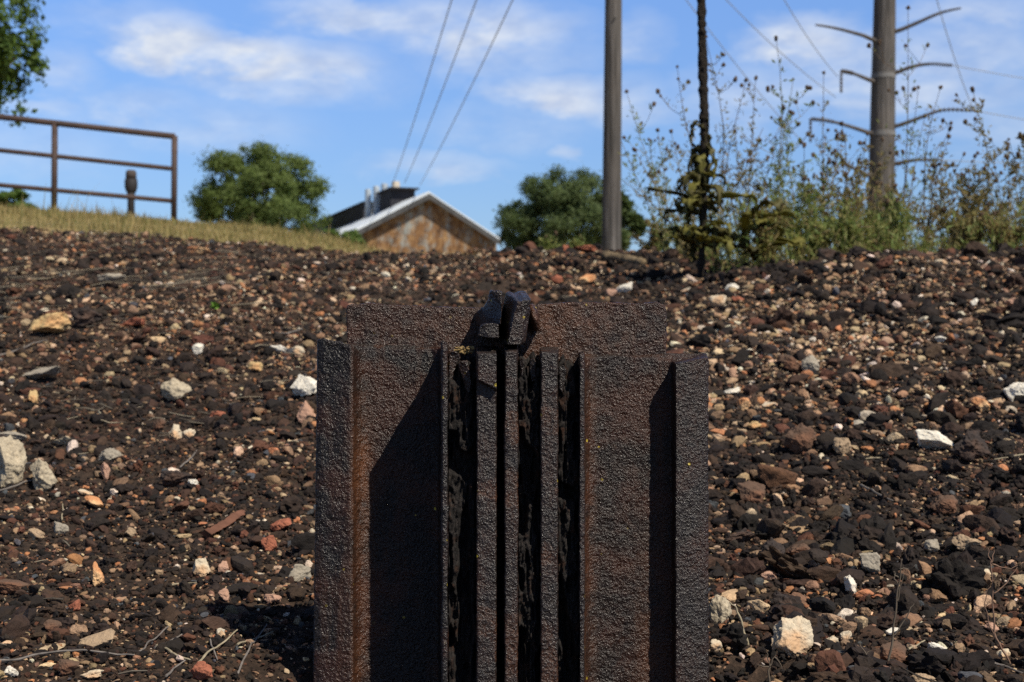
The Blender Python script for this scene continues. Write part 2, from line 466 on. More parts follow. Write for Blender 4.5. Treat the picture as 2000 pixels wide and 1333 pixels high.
# (centre px, centre py, width px, height px, material, tilt degrees, flatness keep, label)
ROCKS = [
    (97, 640, 82, 38, 'ochre', 24, .62, 'long ochre stone tilted up beside a dark hollow at the left'),
    (168, 630, 60, 36, 'dark', 0, .7, 'black slag lump right of the long ochre stone'),
    (262, 637, 52, 16, 'red', 8, .6, 'flat brick-red shard right of the ochre stone'),
    (212, 552, 56, 22, 'grey', 6, .6, 'flat pale grey stone halfway up the left bank'),
    (392, 492, 44, 17, 'orange', -4, .65, 'orange-pink brick lump just below the dry grass edge'),
    (340, 770, 60, 42, 'mottled', -6, .68, 'chunky pale rock with a greenish hollow on the mid-left bank'),
    (598, 763, 62, 42, 'white', -12, .66, 'white and cream rock half hidden by the left edge of the steel post'),
    (82, 735, 96, 26, 'grey', 16, .5, 'long grey slab-like stone tilted below the ochre stone'),
    (14, 912, 76, 92, 'mottled', 8, .75, 'largest mottled concrete lump cut by the left edge'),
    (84, 938, 62, 62, 'mottled', -12, .7, 'mottled concrete lump just right of the largest one'),
    (26, 858, 52, 22, 'grey', -8, .6, 'flat pale stone lying above the mottled concrete lumps'),
    (125, 865, 58, 18, 'mottled', 3, .55, 'low yellowish-grey stone right of the flat pale one'),
    (212, 893, 46, 24, 'grey', 18, .65, 'pale grey stone with a sloping top right of the concrete lumps'),
    (205, 925, 18, 32, 'pink', 10, .6, 'upright pinkish chip under the sloping pale grey stone'),
    (63, 783, 22, 26, 'ochre', 5, .6, 'small triangular ochre chip below the long grey slab'),
    (341, 847, 27, 28, 'cream', -35, .65, 'cream stone leaning left, one of a close pair'),
    (370, 850, 27, 20, 'cream', 20, .65, 'cream stone on the right of a close pair'),
    (312, 832, 26, 20, 'brown', 0, .7, 'reddish-brown stone left of the cream pair'),
    (423, 813, 36, 16, 'red', 3, .6, 'flat orange-red shard above and right of the cream pair'),
    (183, 986, 44, 20, 'orange', -14, .6, 'bright orange flake near a cream flake on the left'),
    (168, 966, 30, 13, 'cream', -6, .6, 'narrow cream flake touching the bright orange flake'),
    (188, 1130, 28, 44, 'orange', 5, .7, 'upright glowing orange stone standing among black cinders'),
    (394, 1114, 38, 36, 'cream', -10, .72, 'rounded tan and cream stone in open dirt left of the post'),
    (437, 1112, 22, 24, 'pink', 20, .65, 'mottled pinkish stone right of the rounded tan one'),
    (439, 1168, 25, 22, 'pink', -20, .66, 'smooth pale tan stone below the rounded tan one'),
    (187, 1257, 76, 34, 'tan', 22, .5, 'triangular driftwood-coloured stone at lower left'),
    (182, 1322, 46, 18, 'cream', 14, .55, 'pale glossy stone at the bottom edge on the left'),
    (20, 1314, 30, 20, 'white', 0, .65, 'white stone in the bottom left corner'),
    (392, 1318, 48, 34, 'red', 0, .75, 'red-brown broken brick with holes at the bottom edge'),
    (552, 1029, 44, 22, 'red', 12, .55, 'upper flat red tile piece left of the post'),
    (527, 1064, 30, 32, 'red', 30, .55, 'lower red tile piece left of the post'),
    (588, 1122, 44, 34, 'grey', 25, .6, 'dark grey slab leaning against the shadow of the post'),
    (534, 1175, 36, 18, 'pink', -8, .65, 'pinkish-brown stone at the edge of the shadow of the post'),
    (18, 1150, 76, 32, 'brown', -10, .7, 'broad brown stone with an orange rim at the left edge'),
    (547, 686, 40, 15, 'white', -6, .62, 'pale oval stone left of the top of the post'),
    (388, 688, 24, 20, 'white', 25, .66, 'small bright white stone high on the left bank'),
    (580, 690, 24, 16, 'cream', 0, .7, 'round cream stone between the pale oval and the post'),
    (501, 722, 30, 17, 'ochre', 0, .7, 'ochre nugget below the pale oval stone'),
    (596, 812, 40, 42, 'pink', -15, .68, 'pink and red-brown stone under the white rock beside the post'),
    (338, 942, 66, 36, 'dark', 10, .75, 'long black-brown slag lump below the cream pair'),
    (378, 947, 20, 15, 'white', 0, .65, 'small white chip right of the long slag lump'),
    (70, 1046, 32, 20, 'tan', -15, .6, 'tan wedge-shaped stone at the lower left'),
    (115, 1037, 32, 24, 'grey', -30, .55, 'grey and tan splinter right of the tan wedge'),
    (254, 1043, 24, 18, 'tan', 0, .7, 'rounded tan stone on top of dark slag at lower left'),
    (148, 1187, 24, 20, 'red', 10, .65, 'brick-red chip at lower left amid black gravel'),
    (103, 1228, 36, 24, 'brown', 0, .75, 'smooth red-brown pebble at lower left'),
    (132, 1310, 40, 30, 'brown', -8, .72, 'brown-grey block near the bottom left twig'),
    (1222, 567, 36, 18, 'white', 14, .65, 'white stone just above the top of the post, right of centre'),
    (1195, 577, 22, 16, 'pink', 0, .7, 'pinkish stone touching the white stone above the post'),
    (1141, 550, 38, 18, 'orange', 18, .6, 'orange-brown brick piece above the right half of the post'),
    (1086, 550, 22, 16, 'red', 0, .66, 'pale red lump left of the orange-brown brick piece'),
    (1146, 491, 50, 12, 'red', -4, .7, 'long red brick on the crest beside the left utility pole'),
    (1104, 488, 14, 12, 'red', 0, .7, 'small red chip on the crest left of the long red brick'),
    (1402, 594, 35, 24, 'cream', 6, .74, 'round cream stone on the right bank just beyond the post'),
    (1429, 567, 32, 18, 'white', -4, .7, 'pale white stone above the round cream one'),
    (1441, 586, 28, 10, 'red', -4, .6, 'thin red shard between the pale white and round cream stones'),
    (1343, 569, 20, 10, 'grey', 0, .75, 'smooth blue-grey pebble up-slope of the top of the post'),
    (1613, 500, 40, 24, 'dark', 0, .75, 'big dark lump standing on the crest below the weeds'),
    (1838, 517, 26, 16, 'cream', -15, .66, 'cream stone near the crest at right'),
    (1930, 519, 14, 12, 'white', 0, .7, 'brilliant white chip near the crest at far right'),
    (1838, 667, 24, 12, 'white', -8, .6, 'white chip with an orange end on the right bank'),
    (1903, 594, 13, 16, 'white', -30, .6, 'small white leaning chip on the upper right bank'),
    (1978, 597, 28, 18, 'pink', -12, .65, 'beige block at the right edge high on the bank'),
    (1985, 772, 52, 44, 'white', -18, .7, 'large white rock cut by the right edge'),
    (1815, 868, 76, 36, 'white', -12, .55, 'large white wedge pointing down on the right bank'),
    (1918, 795, 38, 28, 'orange', -10, .58, 'orange-brown triangular flake left of the white rock at the right edge'),
    (1895, 880, 78, 56, 'dark', 0, .78, 'large dark slag lump right of the white wedge'),
    (1471, 970, 60, 46, 'brown', -14, .6, 'smooth reddish-brown wedge right of the post'),
    (1562, 866, 64, 54, 'brown', -6, .66, 'chunky brown block with a dark notch right of the post'),
    (1646, 876, 36, 34, 'tan', 10, .7, 'tan lump right of the chunky brown block'),
    (1545, 1253, 84, 78, 'cream', -14, .74, 'largest cream boulder at lower right'),
    (1406, 1196, 44, 52, 'mottled', 5, .72, 'speckled white rock touching the right side of the post'),
    (1398, 1264, 24, 22, 'cream', 0, .7, 'small cream cube-like stone low beside the post'),
    (1886, 1062, 56, 32, 'tan', -6, .72, 'smooth flat tan stone on the lower right bank'),
    (1822, 1068, 32, 26, 'grey', -25, .68, 'pale grey speckled stone left of the smooth tan one'),
    (1700, 1110, 50, 38, 'grey', -28, .58, 'pale greenish-grey angular plate behind the thin dry stem'),
    (1660, 1150, 20, 36, 'white', 12, .65, 'upright white stone left of the greenish-grey plate'),
    (1600, 1192, 28, 18, 'white', -35, .55, 'white bone-shaped chip above the largest cream boulder'),
    (1651, 1248, 24, 24, 'cream', 0, .75, 'small round cream stone right of the largest cream boulder'),
    (1624, 1257, 30, 18, 'cream', -20, .6, 'cream flake between the boulder and the small round stone'),
    (1434, 766, 38, 14, 'white', 10, .6, 'white flat flake right of the shoulder of the post'),
    (1503, 793, 28, 12, 'cream', 0, .68, 'cream lens-shaped stone right of the white flat flake'),
    (1472, 832, 28, 14, 'ochre', 0, .7, 'ochre oval stone below the cream lens-shaped one'),
    (1453, 793, 26, 24, 'orange', 0, .7, 'dull orange disc-like stone left of the cream lens-shaped one'),
    (1585, 720, 36, 32, 'grey', 0, .75, 'rounded grey-brown cobble on the mid right bank'),
    (1542, 718, 56, 28, 'brown', -20, .65, 'brown angular rock left of the rounded cobble'),
    (1846, 988, 52, 40, 'brown', -20, .72, 'rusty brown rock above the smooth flat tan stone'),
    (1512, 1088, 46, 54, 'dark', 0, .8, 'black knobbly slag lump right of the post'),
    (1530, 1185, 42, 42, 'dark', 0, .78, 'black round slag lump above the largest cream boulder'),
    (1560, 1082, 48, 28, 'brown', 0, .7, 'brown lump right of the black knobbly slag'),
    (1444, 1056, 80, 28, 'dark', 14, .6, 'long dark slag bar leaning beside the post'),
    (1500, 1128, 34, 22, 'pink', -12, .65, 'pinkish-tan stone between two black slag lumps'),
    (1423, 1007, 30, 13, 'pink', -4, .6, 'flat pink-tan block close to the right side of the post'),
    (1738, 1284, 66, 48, 'brown', 0, .78, 'rust-coloured lump behind the foot of the dry stem'),
    (1828, 1273, 36, 20, 'white', -28, .58, 'pale flat flake at lower right between stems'),
    (1782, 1312, 32, 18, 'cream', -6, .68, 'oval beige stone near the bottom edge on the right'),
    (1812, 1306, 30, 16, 'pink', -5, .65, 'peach-coloured stone beside the oval beige one'),
    (1802, 1330, 48, 24, 'tan', -8, .75, 'broad tan stone cut by the bottom edge'),
    (1936, 1230, 30, 16, 'pink', 0, .68, 'pinkish stone crossed by the right hand dry stem'),
    (1962, 1286, 26, 26, 'cream', 15, .68, 'beige upright stone right of the right hand dry stem'),
    (1926, 1124, 24, 15, 'cream', 0, .72, 'cream oval below the smooth flat tan stone'),
    (1818, 1140, 60, 18, 'orange', -10, .55, 'long tan-orange stone right of the greenish-grey plate'),
    (1744, 1236, 28, 14, 'white', 12, .65, 'whitish stone just behind the thin dry stem'),
]
GROUPS = 'larger loose stones on the cinder bank'
for i, (px, py, w, h, mk, tilt, keep, lab) in enumerate(ROCKS):
    p, d = locate(px, py + h * .36)
    r = np.random.default_rng(500 + i)
    v, f = chip(4 if w > 45 else 3, r, 10, .13 if mk != 'dark' else .26, keep, 2.4)
    ext = v.max(0) - v.min(0)
    W = w * d / F; Hh = h * d / F
    v = v / ext * np.array([W, max(W * .65, Hh * .8), Hh * 1.12])
    a = math.radians(tilt); ca, sa = math.cos(a), math.sin(a)
    if abs(tilt) > 0:
        k = min(1., .75 + Hh / W * .3)
        v = v * np.array([1, 1, k])
    v = v @ np.array([[ca, 0, sa], [0, 1, 0], [-sa, 0, ca]])
    v = v * (1 + .06 * fbm(v / W * 9, 40 + i, 3))[:, None]
    tlt = -.25
    v = v @ np.array([[1, 0, 0], [0, math.cos(tlt), math.sin(tlt)], [0, -math.sin(tlt), math.cos(tlt)]])
    o = make_obj('stone', v, [tuple(t) for t in f.tolist()], ROCK[mk], smooth=False)
    lo = v[:, 2].min()
    o.location = (p[0], p[1], p[2] - lo - (.10 if d < 3 else -.05) * Hh)
    KEEP.append((p[0], p[1], W * .5, max(W * .33, Hh * .45), 0))
    tag(o, lab, 'stone', GROUPS)

# a rusty strip lying in the dirt, a short log on the crest
def lying(name, pxs, rad, m, label, cat, flat=1., lift=.3, n=7, group=None, seed=0, taper=.5):
    r = np.random.default_rng(seed)
    pts = []
    for (px, py) in pxs:
        p, d = locate(px, py); pts.append(p + np.array([0, 0, rad * lift]))
    pts = np.array(pts)
    m_ = 14 if len(pts) < 3 else 8 * len(pts)
    t = np.linspace(0, len(pts) - 1, m_)
    q_ = np.stack([np.interp(t, range(len(pts)), pts[:, k]) for k in range(3)], -1)
    L = np.linalg.norm(pts[-1] - pts[0])
    q_ = q_ + np.stack([vnoise(np.stack([t * 2.1, t * 0 + seed, t * 0 + k], -1), seed) for k in range(3)], -1) * L * .012
    q_[:, 2] = np.maximum(q_[:, 2], height(q_[:, 0], q_[:, 1]) + rad * lift)
    q_[:, 2] += .004
    for kk in range(0, m_): KEEP.append((q_[kk, 0], q_[kk, 1], rad + .006, 0, 1))
    mb = MB(); mb.tube(q_, rad * np.linspace(1, taper, m_) * r.uniform(.85, 1.15, m_), n)
    v, f = mb.data(); c = v.mean(0)
    if flat != 1.: v = c + (v - c) * np.array([1, 1, flat])
    o = make_obj(name, v, f, m, smooth=n > 6, loc=[c[0], c[1], v[:, 2].min()])
    return tag(o, label, cat, group)

M['twig'] = simple('grey_twig', (.15, .13, .115), .4, 60, .85, .6, .002)
M['straw'] = simple('straw_stem', (.30, .25, .165), .3, 60, .8)
M['log'] = simple('weathered_log', (.17, .125, .075), .65, 25, .9, .8, .01)
M['strip'] = simple('rusty_strip', (.13, .058, .036), .35, 40, .85, .5, .002)
TW = 'dry twigs lying on the bank'
lying('log', [(1180, 506), (1215, 513), (1258, 520)], .022, M['log'], 'short weathered log lying on the crest right of the left pole', 'log', 1, .5, 9, seed=3, taper=.8)
lying('metal_strip', [(402, 1060), (440, 1034), (478, 1006)], .010, M['strip'], 'flat rusty strip lying diagonally left of the red tile pieces', 'scrap metal', .7, .2, 4, seed=4, taper=.9)
for k, (pts, rr, mk, lab) in enumerate([
    ([(-10, 702), (40, 688), (92, 669)], .0045, 'twig', 'grey twig at the left edge below the long ochre stone'),
    ([(-10, 966), (30, 958), (66, 944)], .0032, 'twig', 'grey twig under the mottled concrete lumps'),
    ([(-10, 1303), (80, 1292), (160, 1281), (262, 1292), (300, 1262), (330, 1236)], .0021, 'twig', 'longest twig crossing the bottom left corner'),
    ([(306, 1272), (340, 1290), (372, 1302)], .0022, 'straw', 'pale twig slanting down in the tangle of twigs at bottom left'),
    ([(300, 1276), (345, 1255), (384, 1238)], .0018, 'twig', 'thin twig rising right from the tangle of twigs'),
    ([(388, 1306), (425, 1275), (464, 1242)], .0021, 'straw', 'straight pale twig rising to the right above the broken brick'),
    ([(464, 1330), (485, 1285), (518, 1232)], .0019, 'twig', 'dark thin twig right of the broken brick'),
    ([(410, 1258), (418, 1282), (424, 1302)], .0017, 'twig', 'short upright twig above the broken brick'),
    ([(462, 1270), (500, 1255), (536, 1244)], .0019, 'straw', 'straw stalk next to the shadow of the post'),
    ([(335, 1150), (360, 1148), (384, 1147)], .0022, 'straw', 'short level straw stalk below the rounded tan stone'),
    ([(325, 1332), (340, 1316), (362, 1302)], .0022, 'twig', 'thick short twig at the bottom edge left of the broken brick'),
    ([(120, 1025), (122, 1005), (123, 985)], .0018, 'straw', 'short upright straw on the left among slag'),
    ([(590, 478 + 170), (560, 656), (538, 655)], .004, 'twig', 'grey stick high on the left bank near the post'),
    ([(352, 920), (368, 905), (384, 886)], .0028, 'twig', 'grey twig above the long slag lump'),
    ([(440, 794), (470, 798), (497, 802)], .0026, 'twig', 'pale twig lying level right of the cream pair'),
    ([(1722, 903), (1705, 902), (1686, 903)], .0026, 'straw', 'pale short stick left of the white wedge'),
    ([(2010, 895), (1975, 899), (1942, 904)], .0024, 'straw', 'pale stick at the right edge below the large slag lump'),
    ([(1682, 955), (1710, 968), (1745, 985)], .0032, 'twig', 'dark stick between tan lump and rusty brown rock'),
    ([(1935, 1305), (1965, 1313), (2010, 1330)], .0024, 'twig', 'grey stick in the bottom right corner'),
    ([(1774, 1281), (1790, 1272), (1806, 1262)], .002, 'straw', 'straw end near the pale flat flake at lower right'),
]):
    lying('twig', pts, rr * .66, M[mk], lab, 'twig', 1, .6, 6, TW, 60 + k, .55)

gv_, gf_, gc_ = scatter_gravel()
print('gravel faces', len(gf_))
gravel = tag(big_mesh('gravel', gv_, gf_, M['stone'], col=gc_, smooth=False),
             'dark cinder gravel and slag chips strewn over the bank', 'gravel', kind='stuff')

def litter():
    r = np.random.default_rng(91); n = 5200
    y = np.sqrt(r.uniform(1.3 ** 2, 7.5 ** 2, n)); x = r.uniform(-.44, .44, n) * y
    keepp = np.where(x < -.1, .75, .22) * np.clip(.5 + fbm(np.stack([x * 1.6, y * 1.6, y * 0], -1), 97, 2), .05, 1)
    ok = (r.random(n) < keepp) & (y < edge_y(x) + .2) & ~((np.abs(x) < .22) & (y < 1.6))
    x, y = x[ok], y[ok]
    ex, ey2 = r.normal(-1.6, .35, 170), r.normal(4.6, .75, 170)          # a mat of dead stalks at the left
    x = np.concatenate([x, ex]); y = np.concatenate([y, ey2]); n = len(x); z = height(x, y)
    L = r.uniform(.012, .06, n); L[-170:] = r.uniform(.06, .22, 170); a = r.uniform(0, 3.1416, n); a[-170:] = r.normal(.25, .8, 170)
    up = r.uniform(-.05, .35, n)
    wd = r.uniform(.0006, .0014, n); wd[-170:] = r.uniform(.0008, .0018, 170)
    mb = MB()
    for k in range(n):
        c = np.array([x[k], y[k], z[k] + .008 + .006 * r.random()]); dv = np.array([math.cos(a[k]), math.sin(a[k]), up[k]]) * L[k] / 2
        b = np.array([r.normal(), r.normal(), abs(r.normal())]) * L[k] * .06
        mb.tube([c - dv * [1, 1, 0], c + b, c + dv], [wd[k], wd[k], wd[k] * .6], 4, False)
    return mb.data()
M['litter'] = leaf_mat('dry_plant_litter', (.05, .040, .032), (.12, .10, .075), (.30, .25, .17), .05)
v, f = litter(); tag(make_obj('plant_litter', v, f, M['litter']), 'dry stalk bits and straw scattered over the cinders', 'litter', kind='stuff')

# small green leaf on the bank
M['green_leaf'] = leaf_mat('bright_green_leaf', (.11, .20, .03), (.13, .24, .035), (.12, .22, .035))
p, d = locate(420, 612)
mb = MB()
th = np.linspace(0, 2 * math.pi, 13)[:-1]
for k, (ax, ay, ro) in enumerate([(.015, .009, 0), (.011, .007, 1.2), (.009, .006, 2.3)]):
    ring = np.stack([ax * np.cos(th), ay * np.sin(th), .006 * np.sin(th * 2) + .012 + .005 * k], -1)
    c, s_ = math.cos(ro), math.sin(ro); ring = ring @ np.array([[c, s_, 0], [-s_, c, 0], [0, 0, 1]])
    ring[:, 1:] = ring[:, 1:] @ np.array([[.6, .8], [-.8, .6]])
    mb.add(np.vstack([ring + p + [0, 0, .012], [p + [0, 0, .022]]]), [(j, (j + 1) % 12, 12) for j in range(12)])
v, f = mb.data(); tag(make_obj('green_leaf', v, f, M['green_leaf'], loc=p), 'tiny bright green seedling leaf on the upper left bank', 'leaf')

# ------------------------------------------------------------------ the steel post
post = empty('steel_post', (0, 1.49, -.05), 'cut-off rusty riveted steel post of channels and bars standing in the cinder bank', 'steel post')
PC = np.array([0, 1.49, -.05])

def remeshed(v, f, vox):
    me = bpy.data.meshes.new('tmp'); me.from_pydata(np.asarray(v).tolist(), [], f); me.update()
    import bmesh
    bm = bmesh.new(); bm.from_mesh(me); bmesh.ops.recalc_face_normals(bm, faces=bm.faces)
    bmesh.ops.triangulate(bm, faces=[fc for fc in bm.faces if len(fc.verts) > 4]); bm.to_mesh(me); bm.free()
    o = bpy.data.objects.new('tmp', me); COL.objects.link(o)
    md = o.modifiers.new('r', 'REMESH'); md.mode = 'VOXEL'; md.voxel_size = vox; md.adaptivity = 0
    dg = bpy.context.evaluated_depsgraph_get()
    e = o.evaluated_get(dg); m2 = bpy.data.meshes.new_from_object(e)
    bpy.data.objects.remove(o); bpy.data.meshes.remove(me)
    return m2

def finish(name, me, disp, m, rustfn=None, worn=None):
    n = len(me.vertices)
    co = np.empty(n * 3, np.float32); me.vertices.foreach_get('co', co); co = co.reshape(-1, 3).astype(float)
    nr = np.empty(n * 3, np.float32); me.vertices.foreach_get('normal', nr); nr = nr.reshape(-1, 3).astype(float)
    co2 = disp(co, nr)
    if rustfn is not None:
        a = me.attributes.new('rust', 'FLOAT', 'POINT'); a.data.foreach_set('value', rustfn(co).astype(np.float32))
    if m is M['rust']:
        a = me.attributes.new('worn', 'FLOAT', 'POINT'); a.data.foreach_set('value', (worn(co) if worn else np.zeros(n)).astype(np.float32))
    me.vertices.foreach_set('co', (co2 - PC).astype(np.float32).ravel()); me.update()
    me.polygons.foreach_set('use_smooth', np.ones(len(me.polygons), bool))
    me.materials.clear(); me.materials.append(m); me.name = name
    o = bpy.data.objects.new(name, me); COL.objects.link(o); o.parent = post
    return o

def pitted(amp=1.):
    def fn(co, nr):
        a = .00045 * fbm(co * 95, 7, 2) + .0007 * vnoise(co * 26, 9)
        pits = np.maximum(0, vnoise(co * 150, 12) - .45) * -.0014
        g = .00045 * vnoise(co * 360, 31) + .00024 * vnoise(co * 600, 32) - .0006 * np.maximum(0, vnoise(co * 240, 41) - .25)
        return co + nr * ((a + pits) * amp + g * min(1., amp))[:, None]
    return fn

def plan_prism(pts, zb=-.12):
    """pts: (px, depth, top py) round the section; straight up and down in the world"""
    n = len(pts); top = []; bot = []
    for (px, d, tp) in pts:
        w = P(px, tp, d); top.append(w); bot.append([w[0], w[1], zb])
    v = np.array(bot + top)
    f = [tuple(range(n)), tuple(range(n, 2 * n))]
    f += [(i, (i + 1) % n, n + (i + 1) % n, n + i) for i in range(n)]
    return v, f

def loft(front, d0, back, d1):
    n = len(front)
    v = np.array([P(x, y, d0) for x, y in front] + [P(x, y, d1) for x, y in back])
    f = [tuple(range(n)), tuple(range(n, 2 * n))] + [(i, (i + 1) % n, n + (i + 1) % n, n + i) for i in range(n)]
    return v, f

def jag(co, nr, top_amp=.004):
    return co

VOX = .0013
def X(px, d): return (px - CX) / F * d
# left channel: lip, fillet, web, thin flange
left = [(620, 1.508, 664), (632, 1.505, 662), (650, 1.503, 665), (684, 1.4985, 674), (690, 1.500, 676), (693, 1.508, 677), (697, 1.515, 681), (705, 1.521, 689),
        (716, 1.5245, 695), (735, 1.525, 689), (770, 1.525, 682), (846, 1.525, 680), (855, 1.522, 680), (861, 1.512, 679), (863, 1.500, 678),
        (862, 1.441, 667), (865, 1.439, 665), (873, 1.439, 671), (875, 1.441, 672), (876, 1.534, 676), (620, 1.534, 668)]
xa, xb = X(690, 1.50), X(722, 1.525)
def rust_left(co):
    r = np.exp(-((co[:, 0] - X(706, 1.52)) / .011) ** 2) * sstep(.42, .33, co[:, 2]) * (.45 + .6 * np.exp(-((co[:, 2] - .31) / .05) ** 2))
    return np.clip(r * .85 + .12 * np.exp(-((co[:, 0] - X(704, 1.52)) / .012) ** 2), 0, 1)
def pitted_left(co, nr):
    o_ = pitted()(co, nr); k = sstep(X(655, 1.5), X(625, 1.5), co[:, 0])
    o_[:, 0] -= k * .0042 * np.clip((.45 - co[:, 2]) / .35, 0, 1.3); return o_
me = remeshed(*plan_prism(left), VOX); finish('channel', me, pitted_left, M['rust'], rust_left, lambda c: np.maximum(sstep(1.452, 1.442, c[:, 1]), .25 * sstep(X(698, 1.5), X(686, 1.5), c[:, 0])))
right = [(1131, 1.441, 688), (1133, 1.439, 685), (1140, 1.439, 687), (1142, 1.441, 690), (1141, 1.500, 696), (1144, 1.514, 698), (1152, 1.522, 699),
         (1165, 1.525, 697), (1200, 1.525, 694), (1240, 1.525, 697), (1272, 1.525, 698), (1290, 1.5245, 704), (1311, 1.523, 706), (1316, 1.516, 708), (1317, 1.503, 710),
         (1320, 1.4985, 711), (1350, 1.500, 706), (1378, 1.503, 699), (1384, 1.506, 700), (1380, 1.534, 690), (1300, 1.534, 690), (1220, 1.534, 693), (1131, 1.534, 690)]
def rust_right(co):
    return .10 + .35 * np.exp(-((co[:, 0] - X(1150, 1.52)) / .008) ** 2) + .4 * np.exp(-((co[:, 0] - X(1262, 1.525)) / .014) ** 2) * sstep(.30, .12, co[:, 2])
me = remeshed(*plan_prism(right), VOX); finish('channel', me, pitted(), M['rust'], rust_right, lambda c: np.maximum(sstep(1.452, 1.442, c[:, 1]), .8 * sstep(X(1310, 1.5), X(1322, 1.5), c[:, 0])))
# back plate with uneven torch-cut top
bp = [(677, 599), (682, 595), (700, 597), (714, 592), (735, 594), (762, 597), (810, 597), (860, 599), (900, 601), (940, 602), (960, 602), (1040, 600),
      (1052, 594), (1078, 592), (1120, 590), (1165, 591), (1215, 592), (1245, 595), (1270, 592), (1282, 591), (1299, 599), (1301, 610)]
zb = -.12
def plate(edge, d0, d1):
    v = []; n = len(edge)
    for d in (d0, d1):
        for (px, py) in edge: v.append([X(px, d0), d, CZ + (CY - py) / F * d0])
        v += [[X(edge[-1][0], d0), d, zb], [X(edge[0][0], d0), d, zb]]
    m_ = n + 2
    return np.array(v), [tuple(range(m_)), tuple(range(m_, 2 * m_))] + [(i, (i + 1) % m_, m_ + (i + 1) % m_, m_ + i) for i in range(m_)]
def rust_back(co):
    return np.clip(.35 * np.exp(-((co[:, 0] - X(1060, 1.54)) / .06) ** 2) + .30, 0, 1)
me = remeshed(*plate(bp, 1.5355, 1.552), VOX); finish('back_plate', me, pitted(1.5), M['rust'], rust_back)
# three bars between the channels
def rust_bar(co): return np.full(len(co), .12) + .5 * (vnoise(co * 30, 3) > .45)
for (a, b, tf, tb) in ((930, 970, 689, 676), (985, 1012, 686, 671), (1055, 1090, 688, 678)):
    bar = [(a, 1.442, tf), (a + 2, 1.4395, tf), (b - 2, 1.4395, tf + 1), (b, 1.442, tf), (b * 1.0, 1.532, tb), (a, 1.532, tb)]
    bv, bf = plan_prism(bar)
    if a == 930:
        lv_, lf_ = loft([(932, 691), (970, 690), (970, 763), (952, 752), (933, 743)], 1.4325, [(932, 691), (970, 690), (970, 763), (952, 752), (933, 743)], 1.445)
        bf = bf + [tuple(i + len(bv) for i in q_) for q_ in lf_]; bv = np.vstack([bv, lv_])
    me = remeshed(bv, bf, VOX); finish('bar', me, pitted(1.15), M['rust'], rust_bar, lambda c: np.full(len(c), .85))
# charred, flaking packing between them
def flaky(seed):
    def fn(co, nr):
        q_ = co * np.array([330, 120, 30])
        a = fbm(q_, seed, 4) * .0058 + .006 * vnoise(co * np.array([60, 60, 22]), seed + 5) + .004 * vnoise(co * np.array([520, 200, 130]), seed + 2)
        cav = np.maximum(0, vnoise(co * np.array([90, 40, 30]), seed + 9) - .2) * .030
        out = co.copy(); front = nr[:, 1] < .3
        out[:, 1] += np.where(front, a + cav, 0)
        out[:, 2] += np.where(nr[:, 2] > .4, fbm(co * 120, seed + 3, 3) * .009, 0)
        return out
    return fn
def crumbly(seed):
    def fn(co, nr):
        c = co + np.stack([vnoise(co * 60, seed + 20) * .0016, co[:, 0] * 0, vnoise(co * 60, seed + 21) * .004], -1)
        a = .0036 * fbm(c * np.array([420, 170, 105]), seed, 3, .7) + .0045 * vnoise(c * np.array([95, 60, 30]), seed + 5)
        cav = sstep(.12, .34, vnoise(c * np.array([105, 40, 34]), seed + 9)) * .016 + sstep(.25, .4, vnoise(c * np.array([240, 60, 45]), seed + 11)) * .009
        out = co.copy(); front = sstep(.5, -.3, nr[:, 1]) * sstep(1.50, 1.47, co[:, 1])
        out[:, 1] += front * (a + cav)
        out[:, 2] += sstep(.1, .6, nr[:, 2]) * (fbm(co * 130, seed + 3, 3) * .010 - .012 * sstep(0, .4, vnoise(co * 75, seed + 6)))
        return out
    return fn
for (a, b, d0, tp, sd) in ((876.5, 929, 1.453, 712, 71), (1012.5, 1054.5, 1.452, 712, 72), (1090.5, 1130.5, 1.453, 720, 73)):
    me = remeshed(*plan_prism([(a, d0, tp), (b, d0, tp + 4), (b, 1.531, tp - 8), (a, 1.531, tp - 10)]), .0012)
    finish('packing', me, crumbly(sd), M['char'])
me = remeshed(*plan_prism([(970.5, 1.512, 700), (984.5, 1.512, 702), (984.5, 1.531, 690), (970.5, 1.531, 690)]), .0019)
finish('packing', me, flaky(74), M['char'])
